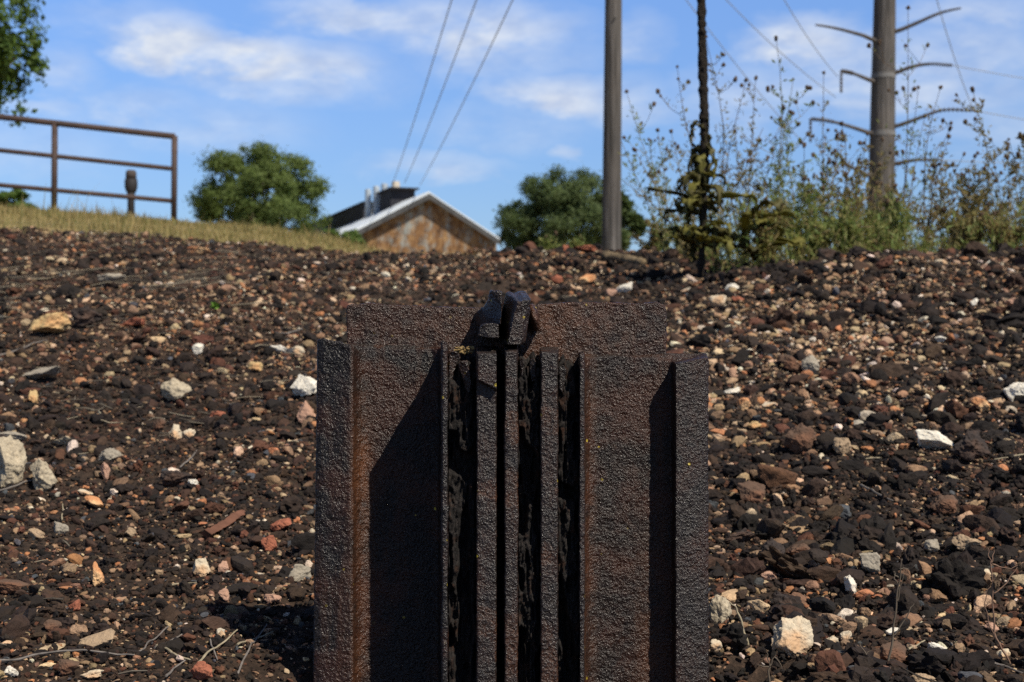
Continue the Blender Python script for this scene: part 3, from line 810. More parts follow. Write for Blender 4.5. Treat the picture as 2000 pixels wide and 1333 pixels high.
# torn upper ends of the centre bars
def loft3(fr, d1, bk=None):
    bk = bk or [(x, y) for x, y, _ in fr]; n = len(fr)
    v = np.array([P(x, y, d) for x, y, d in fr] + [P(x, y, d1) for x, y in bk])
    return v, [tuple(range(n)), tuple(range(n, 2 * n))] + [(i, (i + 1) % n, n + (i + 1) % n, n + i) for i in range(n)]
for (fr, d1, bk) in (
    ([(991, 674, 1.452), (995, 655, 1.452), (1002, 620, 1.452), (1010, 588, 1.452), (1015, 591, 1.450), (1022, 587, 1.450), (1031, 588, 1.451), (1037, 585, 1.455), (1031, 600, 1.453), (1023, 632, 1.452), (1018, 674, 1.452)], 1.532,
     [(977, 674), (977, 655), (978, 620), (988, 572), (994, 569), (1003, 573), (1014, 568), (1026, 569), (1036, 588), (1026, 632), (1020, 674)]),
    ([(893, 712, 1.450), (901, 705, 1.447), (913, 704, 1.446), (917, 722, 1.446), (921, 748, 1.447), (916, 772, 1.449), (908, 757, 1.450), (902, 736, 1.450)], 1.53, None),
    ([(877, 690, 1.452), (886, 686, 1.450), (896, 690, 1.452), (900, 700, 1.454), (890, 716, 1.455), (884, 742, 1.455), (877, 758, 1.454)], 1.53, None),
    ([(1014, 702, 1.449), (1020, 699, 1.447), (1024, 706, 1.447), (1022, 733, 1.448), (1016, 745, 1.450)], 1.53, None),
    ([(1034, 703, 1.452), (1043, 700, 1.450), (1048, 708, 1.450), (1046, 727, 1.452), (1050, 741, 1.453), (1038, 748, 1.455), (1033, 724, 1.454)], 1.53, None),
    ([(1091, 716, 1.447), (1100, 712, 1.446), (1107, 722, 1.447), (1104, 746, 1.449), (1098, 770, 1.450), (1092, 758, 1.449)], 1.53, None),
    ([(1018, 612, 1.470), (1030, 598, 1.474), (1036, 604, 1.478), (1032, 628, 1.482), (1026, 668, 1.480), (1019, 672, 1.474)], 1.536, None),
    ([(937, 638, 1.455), (943, 633, 1.453), (960, 631, 1.453), (974, 634, 1.455), (974, 662, 1.455), (954, 661, 1.453), (934, 657, 1.456)], 1.533, None),
    ([(931, 637, 1.530), (928, 612, 1.530), (944, 601, 1.517), (954, 586, 1.502), (957, 570, 1.490), (960, 567, 1.472), (968, 570, 1.470), (973, 567, 1.470), (980, 571, 1.468), (981, 600, 1.468), (978, 634, 1.468), (957, 636, 1.496)], 1.536, None)):
    me = remeshed(*loft3(fr, d1, bk), .0011); finish('torn_bar_end', me, pitted(.5), M['rust'], rust_bar, lambda c: np.full(len(c), .8))
# curled stub beside the torn end
v, f = ICO[3]
v = v * np.array([.0065, .022, .0155]) + P(1043, 622, 1.526)
v[:, 0] += (v[:, 2] - P(0, 622, 1.526)[2]) * -.18
me = remeshed(v, [tuple(t) for t in f.tolist()], VOX); finish('rivet_stub', me, pitted(1.6), M['rust'], lambda c: np.full(len(c), .5))
# dry crumbs caught on top of the packing
M['crumb'] = simple('yellow_crumbs', (.20, .135, .055), .6, 300, .9)
mb = MB(); r = np.random.default_rng(5)
for k in range(34):
    vv, ff = chip(1, r, 8, .2)
    c = P(r.uniform(890, 921), r.uniform(679, 691), r.uniform(1.462, 1.49))
    mb.add(vv * r.uniform(.0010, .0026) * np.array([1.2, 1, .8]) + c, [tuple(t) for t in ff.tolist()])
v, f = mb.data(); c = P(905, 692, 1.475)
tag(make_obj('dried_crumbs', v, f, M['crumb'], loc=c), 'clump of dry yellow crumbs caught on top of the packing inside the steel post', 'debris')

# ------------------------------------------------------------------ dry stems in the foreground
M['stem'] = simple('dry_dark_stem', (.11, .085, .06), .35, 80, .75)
M['seed'] = simple('dry_seed_head', (.10, .065, .04), .5, 200, .9, .8, .003)
M['stem_red'] = simple('dry_red_stem', (.20, .12, .08), .35, 80, .75)
def stem_plant(label, d, main, twigs, heads, m, rad=.0011):
    b = P(main[0][0], main[0][1], d)
    gz = hz(b[0], d)
    root = empty('dry_stem', (b[0], d, gz), label, 'dry weed', 'single dry stems near the post')
    base = np.array([b[0], d, gz])
    def line(pts, jit=.0):
        pts = np.array(pts, float)
        t = np.linspace(0, len(pts) - 1, 6 * len(pts))
        x = np.interp(t, range(len(pts)), pts[:, 0]); y = np.interp(t, range(len(pts)), pts[:, 1])
        dd = d + (pts[:, 2] if pts.shape[1] > 2 else np.zeros(len(pts)))[np.minimum(t.astype(int), len(pts) - 1)] * 0
        return np.array([P(a, c, d) for a, c in zip(x + np.sin(t * 5) * 1.2, y)]) - base
    mb = MB(); L = line(main); L = np.vstack([[0, 0, -.02], L]) if L[0][2] > 0 else L
    mb.tube(L, rad * np.linspace(1.25, .55, len(L)), 6)
    v, f = mb.data(); make_obj('stem', v, f, m, root, True)
    for tw in twigs:
        mb = MB(); L = line(tw); mb.tube(L, rad * np.linspace(.75, .3, len(L)), 5)
        v, f = mb.data(); make_obj('branch', v, f, m, root, True)
    for (hx, hy, hs) in heads:
        r = np.random.default_rng(int(hx)); vv, ff = chip(2, r, 12, .35, .8, 4)
        s_ = hs * d / F
        vv = vv * np.array([.5, .5, 1.]) * s_ + P(hx, hy, d) - base
        make_obj('seed_head', vv, [tuple(t) for t in ff.tolist()], M['seed'], root)
stem_plant('thin upright bare stem with a side branch at lower right', 1.50,
    [(1728, 1345), (1736, 1290), (1745, 1235), (1750, 1180), (1757, 1130), (1762, 1092)],
    [[(1745, 1243), (1762, 1220), (1778, 1190), (1784, 1180)], [(1752, 1176), (1758, 1150), (1765, 1118)], [(1752, 1140), (1747, 1130), (1748, 1118)], [(1754, 1128), (1748, 1124), (1746, 1116)], [(1757, 1112), (1766, 1110), (1776, 1113)]],
    [], M['stem'], .0012)
stem_plant('curved leaning stem with a seed head left of the upright stem', 1.49,
    [(1731, 1345), (1720, 1320), (1700, 1290), (1684, 1268), (1678, 1255)], [[(1690, 1278), (1696, 1274), (1701, 1270)]], [(1676, 1248, 6)], M['stem'], .0010)
stem_plant('short forked dark stem below the largest cream boulder', 1.50,
    [(1502, 1345), (1502, 1310), (1503, 1300)], [[(1503, 1302), (1500, 1285), (1497, 1273)], [(1503, 1302), (1510, 1288), (1516, 1275)], [(1512, 1284), (1522, 1292), (1527, 1308)], [(1502, 1303), (1490, 1302), (1480, 1299)]],
    [(1497, 1272, 4), (1517, 1275, 4)], M['stem'], .0012)
stem_plant('reddish forked weed with curling dry leaves at the right edge', 1.55,
    [(1990, 1345), (1978, 1310), (1962, 1275), (1945, 1248), (1941, 1220), (1939, 1160), (1936, 1100), (1934, 1098)],
    [[(1944, 1248), (1932, 1220), (1924, 1185), (1926, 1158), (1934, 1146)], [(1936, 1100), (1940, 1085), (1941, 1073)], [(1936, 1100), (1931, 1085), (1930, 1070)], [(1940, 1160), (1958, 1148), (1972, 1130), (1985, 1110), (2004, 1095)], [(1938, 1102), (1955, 1108), (1975, 1112), (1998, 1098)]],
    [(1946, 1142, 17), (1960, 1130, 10), (1992, 1104, 9), (1941, 1072, 4)], M['stem_red'], .0011)
stem_plant('bent straw stem beside the speckled white rock', locate(1461, 1262)[1],
    [(1461, 1262), (1452, 1230), (1443, 1200), (1435, 1184), (1424, 1177)], [], [], M['straw'], .0014)

# ------------------------------------------------------------------ weeds on the crest
M['weed_green'] = leaf_mat('weed_leaf_green', (.17, .23, .06), (.24, .28, .085), (.31, .29, .10), .5)
M['weed_dry'] = leaf_mat('weed_leaf_dry', (.22, .18, .075), (.30, .27, .095), (.30, .20, .10), .5)
M['weed_stem'] = simple('weed_stem_dry', (.20, .17, .10), .4, 30, .8)
M['weed_brown'] = simple('weed_stem_brown', (.12, .08, .05), .4, 30, .8)
M['mull_leaf'] = leaf_mat('withered_broad_leaf', (.030, .034, .010), (.075, .072, .020), (.11, .068, .024), .2)
M['mull_lime'] = leaf_mat('yellow_green_broad_leaf', (.15, .16, .034), (.21, .20, .045), (.21, .155, .05), .45)
M['mull_stalk'] = simple('black_seed_stalk', (.030, .022, .015), .5, 60, .9, 1., .02)

def leaf_quads(c, size, r, aspect=.35, up=.3, out=None):
    n = len(c)
    a = r.normal(size=(n, 3)); a[:, 2] = np.abs(a[:, 2]) * up * 2; a /= np.linalg.norm(a, axis=1)[:, None]
    b = np.cross(a, r.normal(size=(n, 3))); b /= np.linalg.norm(b, axis=1)[:, None]
    s_ = size * r.uniform(.6, 1.4, n)[:, None]
    if out is not None:
        nn = out + r.normal(size=(n, 3)) * .55 + np.array([0, 0, .35]); nn /= np.linalg.norm(nn, axis=1)[:, None]
        a = a - nn * (a * nn).sum(1)[:, None]; a /= np.linalg.norm(a, axis=1)[:, None]; b = np.cross(nn, a)
    nrm = np.cross(a, b)
    v = np.stack([c, c + a * s_ * .45 + b * s_ * aspect * .5 + nrm * s_ * .08, c + a * s_, c + a * s_ * .45 - b * s_ * aspect * .5 + nrm * s_ * .08], 1)
    return v.reshape(-1, 3), np.arange(n * 4).reshape(n, 4)

def weed(px, d, top_py, label, seed, green=.5, spread=1., nst=5, heads=22, lean=0., leafy=1., basepy=None):
    r = np.random.default_rng(seed)
    x = (px - CX) / F * d; g = hz(x, d)
    Ht = CZ + (CY - top_py) / F * d - g
    root = empty('tall_weed', (x, d, g), label, 'weed', 'tall dry weeds on the crest')
    mb = MB(); tips = []; lc = []
    for k in range(nst):
        hh = Ht * (1 if k == 0 else r.uniform(.5, .93))
        a = r.uniform(0, 6.283); sp = spread * Ht * (.06 if k == 0 else r.uniform(.12, .34))
        dx, dy = sp * math.cos(a) + lean * hh, sp * math.sin(a) * .7
        t = np.linspace(0, 1, 9)
        w = np.stack([dx * t ** 1.4 + r.normal(0, .022) * np.sin(t * 5 + r.uniform(0, 3)) * t, dy * t ** 1.4, hh * t - .01], -1)
        rad = .0026 * np.linspace(1.2, .4, 9)
        mb.tube(w, rad, 4, False)
        tips.append(w[-1])
        for b in range(r.integers(4, 8)):
            t0 = r.uniform(.35, .95); i0 = int(t0 * 8); p0 = w[i0]
            L = hh * r.uniform(.10, .30) * (1.15 - t0 * .6); az = r.uniform(0, 6.283)
            e = p0 + np.array([math.cos(az) * L * .85, math.sin(az) * L * .6, L * r.uniform(.35, .85)])
            md = (p0 + e) / 2 + np.array([math.cos(az), math.sin(az), -.4]) * L * .08
            mb.tube([p0, md, e], [.0016, .0013, .0009], 3, False); tips.append(e)
            if r.random() < .6:
                e2 = md + np.array([math.cos(az + 1.3) * L * .35, math.sin(az + 1.3) * L * .3, L * .4]); mb.tube([md, e2], [.0014, .001], 3, False); tips.append(e2)
            for q_ in range(int(9 * leafy)):
                u = r.random(); lc.append(p0 * (1 - u) + e * u)
        for q_ in range(int(135 * leafy)):
            u = r.random() ** 1.15 * .9; i0 = min(7, int(u * 8)); fr = u * 8 - i0
            lc.append(w[i0] * (1 - fr) + w[i0 + 1] * fr + r.normal(0, .014, 3) * np.array([1, 1, .5]))
    v, f = mb.data(); make_obj('stem', v, f, M['weed_stem'] if green > .4 else M['weed_brown'], root)
    if lc:
        lv, lf = leaf_quads(np.array(lc), .023, r, .34, .6)
        o = make_obj('foliage', lv, [tuple(t) for t in lf.tolist()], M['weed_green'] if r.random() < green * .78 else M['weed_dry'], root)
    tips = np.array(tips); tips = tips[np.argsort(-tips[:, 2])][:max(3, int(heads * .72))]
    pm = SEED_MESH
    for tp in tips:
        o = bpy.data.objects.new('seed_head', pm[int(r.integers(len(pm)))]); COL.objects.link(o); o.parent = root
        o.location = [float(c) for c in tp]; s_ = r.uniform(.75, 1.35); o.scale = (s_, s_, s_)
        o.rotation_euler = (r.uniform(-.5, .5), r.uniform(-.5, .5), r.uniform(0, 6))
SEED_MESH = []
for k in range(3):
    vv, ff = chip(2, np.random.default_rng(900 + k), 14, .35, .85, 5)
    vv = vv * np.array([.0085, .0085, .011])
    mes = bpy.data.meshes.new('seed_head'); mes.from_pydata(vv.tolist(), [], [tuple(t) for t in ff.tolist()]); mes.update(); mes.materials.append(M['seed'])
    SEED_MESH.append(mes)

WEEDS = [
    (1300, 6.4, 175, 'thin pale weed leaning towards the left utility pole', 1, .6, .9, 4, 16, -.16, .8),
    (1345, 5.9, 250, 'sparse low weed just left of the tall mullein stalk', 2, .6, 1.2, 5, 14, -.1, 1.),
    (1400, 6.0, 66, 'tall thin weed directly behind the mullein stalk', 3, .3, .7, 4, 18, -.03, .8),
    (1455, 6.2, 150, 'weed with round brown heads close to the right of the mullein', 4, .3, 1., 5, 22, .0, 1.),
    (1515, 5.8, 72, 'tallest single pale stalk midway between mullein and right pole', 5, .7, .35, 3, 14, .0, .9),
    (1560, 6.0, 215, 'bushy brown-headed weed right of the tallest pale stalk', 6, .4, 1.1, 7, 26, .02, 1.3),
    (1610, 6.4, 140, 'dark-headed weed left of the lower insulator arm', 7, .3, .8, 5, 24, .02, 1.1),
    (1650, 5.7, 235, 'dense brown weed in front of the left side of the right pole', 8, .2, 1., 7, 28, .0, 1.3),
    (1700, 6.6, 270, 'weed with yellowish sprays crossing the foot of the right pole', 9, .6, 1., 7, 20, .03, 1.5),
    (1760, 6.3, 12, 'very tall wispy weed along the right edge of the right pole', 10, .3, .45, 4, 16, .01, .6),
    (1800, 5.9, 165, 'weed with clustered heads just right of the right pole', 11, .4, .9, 5, 22, .05, 1.),
    (1850, 6.2, 300, 'low brown bushy weed between the right pole and the green weed', 12, .15, 1.3, 8, 22, .0, 1.6),
    (1905, 5.8, 172, 'tall green leafy weed with dark heads at far right', 13, 1., .7, 5, 20, .03, 2.0),
    (1960, 6.1, 275, 'brown weed with scattered heads right of the green leafy weed', 14, .3, 1.1, 6, 22, .0, 1.3),
    (2010, 5.7, 240, 'weed cut by the right edge of the view', 15, .8, 1., 6, 20, .0, 1.6),
    (1590, 5.6, 345, 'low green bushy weed under the brown-headed ones', 16, 1., 1.4, 9, 10, .0, 2.2),
    (1735, 5.6, 360, 'low yellow-green weed at the foot of the right pole', 17, .8, 1.5, 9, 10, .0, 2.2),
    (1500, 5.5, 385, 'low feathery green weed right of the broad yellow-green leaves', 18, 1., 1.4, 8, 6, .0, 2.2),
    (1880, 5.5, 385, 'low brown-green weed at the foot of the tall green weed', 19, .5, 1.5, 9, 12, .0, 2.2),
    (1670, 5.5, 400, 'low green weed on the crest below the dense brown weed', 20, 1., 1.5, 9, 6, .0, 2.4),
    (1075, 7.0, 452, 'small yellow-green weed on the crest in front of the right round tree', 21, .7, 1.3, 4, 6, .0, 1.2),
    (1125, 7.1, 458, 'small weed with pale plume beside the long red brick', 22, .8, 1.2, 4, 6, .05, 1.2),
    (1275, 6.6, 420, 'faint low weed right of the left utility pole', 23, .9, 1.3, 6, 4, .05, 1.6),
    (1960, 5.4, 400, 'low brown weed at the far right of the crest', 24, .5, 1.5, 8, 10, .0, 2.0),
]
for w in WEEDS: weed(*w)

M['tangle'] = leaf_mat('green_brown_tangle', (.13, .20, .05), (.24, .26, .08), (.27, .19, .09), .45)
# undergrowth that fills the foot of the weeds
r = np.random.default_rng(77)
n = 23000
ux = r.uniform(.75, 3.1, n); uy = 5.2 + r.random(n) ** 1.2 * 2.2; uz = height(ux, uy, False)
hh = r.random(n) ** 1.9 * (.30 + .27 * vnoise(np.stack([ux * 3.0, uy * 2, ux * 0], -1), 4))
lv, lf = leaf_quads(np.stack([ux, uy, uz + hh], -1), .040, r, .15, .9)
tag(make_obj('undergrowth', lv, [tuple(t) for t in lf.tolist()], M['tangle']), 'low tangle of green and brown weeds along the crest', 'undergrowth', kind='stuff')

# mullein: tall dead seed stalk with hanging withered leaves
d = 5.25; mx = (1368 - CX) / F * d; mz = hz(mx, d)
mul = empty('dead_mullein', (mx, d, mz), 'tall dead mullein with black seed stalk and hanging withered leaves', 'weed')
zz = lambda py: CZ + (CY - py) / F * d - mz
mb = MB()
t = np.linspace(0, 1, 90); zt = t * (zz(-160) + .02) - .02
rad = np.where(zt < zz(235), .014, .0185 - .004 * t) * (1 + .22 * vnoise(np.stack([zt * 110, zt * 0, zt * 0], -1), 2))
mb.tube(np.stack([.010 * np.sin(t * 5) + .012 * t, .005 * np.cos(t * 4), zt], -1), rad, 12)
vv, ff = mb.data()
vv = vv + np.stack([vnoise(vv * 140, 5), vnoise(vv * 140, 6), vv[:, 2] * 0], -1) * np.where(vv[:, 2] > zz(230), .0045, .002)[:, None]
make_obj('seed_stalk', vv, ff, M['mull_stalk'], mul)
def broad_leaf(root, z0, az, L, W, droop, m, seed, curl=.3, x0=0., y0=0., reach=.75):
    r = np.random.default_rng(seed); nL = 12; t = np.linspace(0, 1, nL)
    rr = L * (np.sin(t * math.pi * .5 * min(1.6, 1 + droop * .3)) * reach)
    zc = L * (.45 * t - droop * t ** 2) 
    wd = W * np.sin(np.clip(t * .93 + .07, 0, 1) * math.pi) ** .6 * (1 - .25 * t)
    wig = .12 * W * np.sin(t * 13 + r.uniform(0, 6))
    ca, sa = math.cos(az), math.sin(az)
    v = []
    for k in range(nL):
        for s_ in (-1, -.5, 0, .5, 1):
            lx = rr[k]; ly = s_ * wd[k] * .5 * (1 - curl * .5); lz = zc[k] + curl * wd[k] * .35 * (s_ * s_) + wig[k] * s_ + r.normal(0, .003)
            v.append([x0 + ca * lx - sa * ly, y0 + sa * lx + ca * ly, z0 + lz])
        for e_ in (-5, -1): v[e_][0] += r.normal(0, .006); v[e_][1] += r.normal(0, .006)
    f = [(k * 5 + j, k * 5 + j + 1, (k + 1) * 5 + j + 1, (k + 1) * 5 + j) for k in range(nL - 1) for j in range(4)]
    o = make_obj('leaf', v, f, m, root, True)
    sm = o.modifiers.new('thickness', 'SOLIDIFY'); sm.thickness = .002
r = np.random.default_rng(31)
for k in range(58):                                # hanging leaves round the stalk
    py = r.uniform(232, 490); az = r.uniform(0, 6.283)
    up = py < 345
    broad_leaf(mul, zz(py), az, r.uniform(.06, .11) if up else r.uniform(.08, .155), r.uniform(.026, .045) if up else r.uniform(.035, .06), r.uniform(1.1, 1.9) if up else r.uniform(.3, 1.1),
               M['mull_leaf'] if r.random() < .8 else M['mull_lime'], 300 + k, r.uniform(.3, .9), reach=r.uniform(.3, .55) if up else r.uniform(.45, .8))
broad_leaf(mul, zz(392), math.pi, .20, .05, .26, M['mull_leaf'], 401, .5, reach=.98)
broad_leaf(mul, zz(420), 2.8, .17, .06, .6, M['mull_leaf'], 403, .5, reach=.8)
broad_leaf(mul, zz(395), .05, .22, .06, .55, M['mull_lime'], 402, .4, reach=.95)
for k in range(18):
    broad_leaf(mul, zz(r.uniform(385, 492)), r.uniform(0, 6.283), r.uniform(.11, .20), r.uniform(.04, .07), r.uniform(.25, .65), M['mull_lime'] if k % 3 else M['mull_leaf'], 500 + k, r.uniform(.3, .7), reach=r.uniform(.75, .95))
dk = empty('broad_leaved_weed', (X(1500, 5.3), 5.3, hz(X(1500, 5.3), 5.3)), 'low weed with broad yellow-green leaves right of the mullein', 'weed')
for k in range(16):
    broad_leaf(dk, .03 + .012 * k, r.uniform(0, 6.28), r.uniform(.16, .32), r.uniform(.05, .09), r.uniform(.2, .7), M['mull_lime'] if k % 3 else M['mull_leaf'], 450 + k, .4, -.08 + r.uniform(-.06, .06), r.uniform(-.03, .03))

# ------------------------------------------------------------------ dry grass beyond the bank
r = np.random.default_rng(8)
n = 80000
gy_ = np.sqrt(r.uniform(6.4 ** 2, 21 ** 2, n)); gx_ = r.uniform(-.50, .04, n) * gy_
q_ = np.stack([gx_, gy_, gx_ * 0], -1)
ok = gy_ > edge_y(gx_) + .35 * fbm(q_ * 1.3, 31, 3) - .12 + r.normal(0, .28, n)
ok &= r.random(n) < (.35 + .65 * sstep(-.2, -1.2, gx_)) * np.clip(.6 + .9 * vnoise(np.stack([gx_ * 1.7, gy_ * 1.1, gx_ * 0], -1), 16), .08, 1)
gx_, gy_ = gx_[ok], gy_[ok]; n = len(gx_); gz_ = height(gx_, gy_, False)
L = r.uniform(.03, .095, n) * (1 + .95 * vnoise(np.stack([gx_ * .8, gy_ * .8, gx_ * 0], -1), 6)) * np.where(r.random(n) < .012, 2.2, 1) * (.5 + .5 * sstep(-.5, -2.5, gx_))
az = r.uniform(0, 6.283, n); bend = r.uniform(.1, .9, n) * L
dx, dy = np.cos(az), np.sin(az); wv = .004 + .0006 * gy_ * r.random(n)
b0 = np.stack([gx_, gy_, gz_ - .01], -1)
side = np.stack([-dy, dx, dx * 0], -1) * wv[:, None] * .5
mid = b0 + np.stack([dx * bend * .3, dy * bend * .3, L * .6], -1)
tip = b0 + np.stack([dx * bend, dy * bend, L], -1)
gvv = np.stack([b0 - side, b0 + side, mid + side * .7, mid - side * .7, tip], 1)
gvq = gvv.reshape(-1, 3)
k5 = np.arange(n) * 5
f1 = np.stack([k5, k5 + 1, k5 + 2, k5 + 3], -1); f2 = np.stack([k5 + 3, k5 + 2, k5 + 4, k5 + 4], -1)
M['grass'] = leaf_mat('dry_grass', (.15, .17, .05), (.32, .25, .10), (.43, .33, .15), .4)
faces = [tuple(t) for t in f1.tolist()] + [tuple(t[:3]) for t in f2.tolist()]
tag(make_obj('grass', gvq, faces, M['grass']), 'dry tan grass along the top of the bank at the left', 'grass', kind='stuff')

# ------------------------------------------------------------------ pipe railing and standpipe
M['pipe'] = simple('rusty_brown_pipe', (.060, .038, .032), .3, 6, .7, .2, .004)
dF = 19.
fx = X(341, dF)
rail = empty('pipe_railing', (X(107, dF), dF, hz(X(107, dF), dF)), 'brown three-rail pipe railing on the grassy rise at the left', 'railing')
base = np.array([X(107, dF), dF, hz(X(107, dF), dF)])
def rpt(px, py): return P(px, py, dF) - base
def one(name, pts, rad, n=12):
    mb = MB(); mb.tube(np.array(pts), rad, n); v, f = mb.data(); make_obj(name, v, f, M['pipe'], rail, True)
dz = 19. / F
one('top_rail', [rpt(-560, 165), rpt(0, 229), rpt(341, 267)], 6.0 * dz)
one('rail', [rpt(-560, 228), rpt(0, 294), rpt(337, 330)], 4.6 * dz)
one('rail', [rpt(-560, 298), rpt(0, 362), rpt(337, 393)], 4.6 * dz)
for px, a in ((341, 266), (107, 240), (-127, 214), (-361, 187)):
    x = X(px, dF); g = hz(x, dF) - .1
    top = P(px, a, dF)
    one('post', [np.array([x - .01, dF, g]) - base, top - base], 6.0 * dz)
sp = P(256, 430, 23.); gz = hz(sp[0], 23.)
M['iron'] = simple('dark_cast_iron', (.030, .027, .028), .35, 9, .7, .3, .01)
M['iron_cap'] = simple('paler_iron_cap', (.075, .060, .055), .35, 9, .8, .3, .01)  # cap coloured paler than the pipe and head
hyd = empty('standpipe', (sp[0], 23., gz), 'dark iron standpipe with a bulbous capped head behind the railing', 'standpipe')
def lathe(prof, n=16):
    v = []; f = []
    for (r_, z) in prof:
        th = np.arange(n) * 2 * math.pi / n; v += [[r_ * math.cos(a), r_ * math.sin(a), z] for a in th]
    for k in range(len(prof) - 1):
        f += [(k * n + j, k * n + (j + 1) % n, (k + 1) * n + (j + 1) % n, (k + 1) * n + j) for j in range(n)]
    f += [tuple(range(n))[::-1], tuple((len(prof) - 1) * n + j for j in range(n))]
    return np.array(v), f
zt = lambda py: CZ + (CY - py) / F * 23. - gz
u = 23. / F
v, f = lathe([(7 * u, -.1), (7 * u, zt(382)), (8 * u, zt(378))]); make_obj('pipe', v, f, M['iron'], hyd, True)
v, f = lathe([(8 * u, zt(378)), (11 * u, zt(372)), (12.5 * u, zt(366)), (12.5 * u, zt(352)), (11 * u, zt(350))]); make_obj('head', v, f, M['iron'], hyd, True)
v, f = lathe([(10.5 * u, zt(350)), (10.5 * u, zt(338)), (8 * u, zt(333)), (2 * u, zt(332))]); make_obj('cap', v, f, M['iron_cap'], hyd, True)

# ------------------------------------------------------------------ poles and wires
def wood_mat():
    m, nt, b = newmat('weathered_pole_wood'); v = objvec(nt)
    mp = nt.nodes.new('ShaderNodeMapping'); mp.inputs['Scale'].default_value = (1, 1, .04); nt.links.new(v, mp.inputs[0])
    n1 = noise(nt, mp.outputs[0], 22, 6, .65)
    n2 = noise(nt, v, 1.1, 3, .5)
    c = ramp(nt, n1, [(.36, (.018, .016, .015)), (.5, (.066, .060, .056)), (.64, (.15, .135, .125))])
    c = mixc(nt, ramp(nt, n2, [(.45, 0.), (.7, .5)]), c, (.10, .084, .070))
    nt.links.new(c, b.inputs['Base Color']); b.inputs['Roughness'].default_value = .9
    bump(nt, b, n1, .7, .03); return m
M['wood'] = wood_mat()
d = 20.
gx0 = X(1194, d); g = hz(gx0, d)
lp = empty('utility_pole', (gx0, d, g), 'plain weathered wooden utility pole without arms, left of the two', 'utility pole')
mb = MB(); topz = g + 8.5
zz_ = np.linspace(g - .3, topz, 30)
pts = np.stack([gx0 + (zz_ - 1.7) * .0085, np.full(30, d), zz_], -1)
mb.tube(pts - np.array([gx0, d, g]), np.interp(zz_, [g, 5.2, topz], [.142, .119, .10]), 24)
v, f = mb.data(); make_obj('shaft', v, f, M['wood'], lp, True)
M['galv'] = simple('grey_hardware', (.16, .155, .15), .3, 20, .6)
v, f = lathe([(.012, -.06), (.012, .06)]); o = make_obj('bolt', v, f, M['galv'], lp, True); o.location = (.045, -.1, 4.2); o.rotation_euler = (math.pi / 2, 0, 0)

d = 35.
gx0 = X(1721, d); g = hz(gx0, d)
rp = empty('utility_pole', (gx0, d, g), 'thick utility pole with curved insulator arms on both sides, right of the two', 'utility pole')
B0 = np.array([gx0, d, g])
mb = MB(); topz = CZ + (CY + 260) / F * d
zz_ = np.linspace(g - .3, topz, 30)
pxc = np.interp(CY - (zz_ - CZ) * F / d, [-260, 0, 400, 700], [1731, 1728, 1721, 1717])
rad = np.interp(CY - (zz_ - CZ) * F / d, [-260, 0, 400, 700], [18, 21, 26, 28]) * d / F
mb.tube(np.stack([(pxc - CX) / F * d, np.full(30, d), zz_], -1) - B0, rad, 24)
v, f = mb.data(); make_obj('shaft', v, f, M['wood'], rp, True)
M['insul'] = simple('dull_insulator', (.07, .06, .055), .3, 12, .55)
M['arm'] = simple('weathered_arm', (.085, .074, .068), .35, 12, .75)
arms = [([(1712, 84), (1680, 74), (1630, 64), (1583, 59)], None), ([(1708, 163), (1680, 155), (1655, 149), (1632, 148)], 190), ([(1704, 264), (1660, 252), (1615, 242), (1573, 240)], 285),
        ([(1702, 347), (1665, 335), (1630, 322)], None),
        ([(1744, 66), (1785, 50), (1825, 33), (1862, 27)], None), ([(1744, 146), (1775, 134), (1808, 131), (1846, 138)], None), ([(1744, 250), (1785, 236), (1830, 219), (1886, 224)], None),
        ([(1744, 322), (1780, 316), (1818, 319)], None)]
TIP = []
for k, (pp, hang) in enumerate(arms):
    pp = np.array(pp, float); t = np.linspace(0, len(pp) - 1, 26)
    x = np.interp(t, range(len(pp)), pp[:, 0]); y = np.interp(t, range(len(pp)), pp[:, 1])
    ker = np.ones(7) / 7
    ys = np.convolve(np.pad(y, 3, mode='edge'), ker, 'valid')
    pts = np.array([P(a, b, d) for a, b in zip(x, ys)]); pts[:, 1] -= .1 + np.linspace(0, .5, 26)
    mb = MB(); mb.tube(pts[:17] - B0, np.linspace(4.4, 2.8, 17) * d / F, 10); v, f = mb.data(); am = make_obj('arm', v, f, M['arm'], rp, True)
    mb = MB(); n_ = 40; tt = np.linspace(16, 25, n_)
    ip = np.stack([np.interp(tt, range(26), pts[:, c]) for c in range(3)], -1)
    mb.tube(ip - B0, np.where(np.arange(n_) % 5 < 2, 4.3, 1.7) * d / F, 10)
    if k in (0, 4): mb = MB(); mb.tube(ip - B0, np.linspace(2.8, 1.8, n_) * d / F, 10)
    v, f = mb.data(); make_obj('insulator', v, f, M['insul'] if k not in (0, 4) else M['arm'], am, True)
    TIP.append(pts[-1])
    if hang:
        h0 = pts[-1]; mb = MB(); zl = np.linspace(0, (hang - pp[-1][1]) * d / F, 24)
        mb.tube(np.stack([np.zeros(24), np.zeros(24), -zl], -1) + h0 - B0, np.where(np.arange(24) % 4 < 2, 3.2, 1.6) * d / F, 8)
        v, f = mb.data(); make_obj('insulator', v, f, M['insul'], am, True)
for zpy in (150, 262):                             # bands that hold the arms
    z = CZ + (CY - zpy) / F * d; xc = (np.interp(zpy, [0, 400], [1728, 1721]) - CX) / F * d
    rr = np.interp(zpy, [0, 400], [21, 26]) * d / F + .012
    th = np.linspace(0, 2 * math.pi, 25)[:-1]
    vb = [[xc - gx0 + rr * math.cos(a), rr * math.sin(a), z - g + dzz] for dzz in (-.06, .06) for a in th]
    make_obj('band', vb, [(j, (j + 1) % 24, 24 + (j + 1) % 24, 24 + j) for j in range(24)], M['galv'], rp, True)

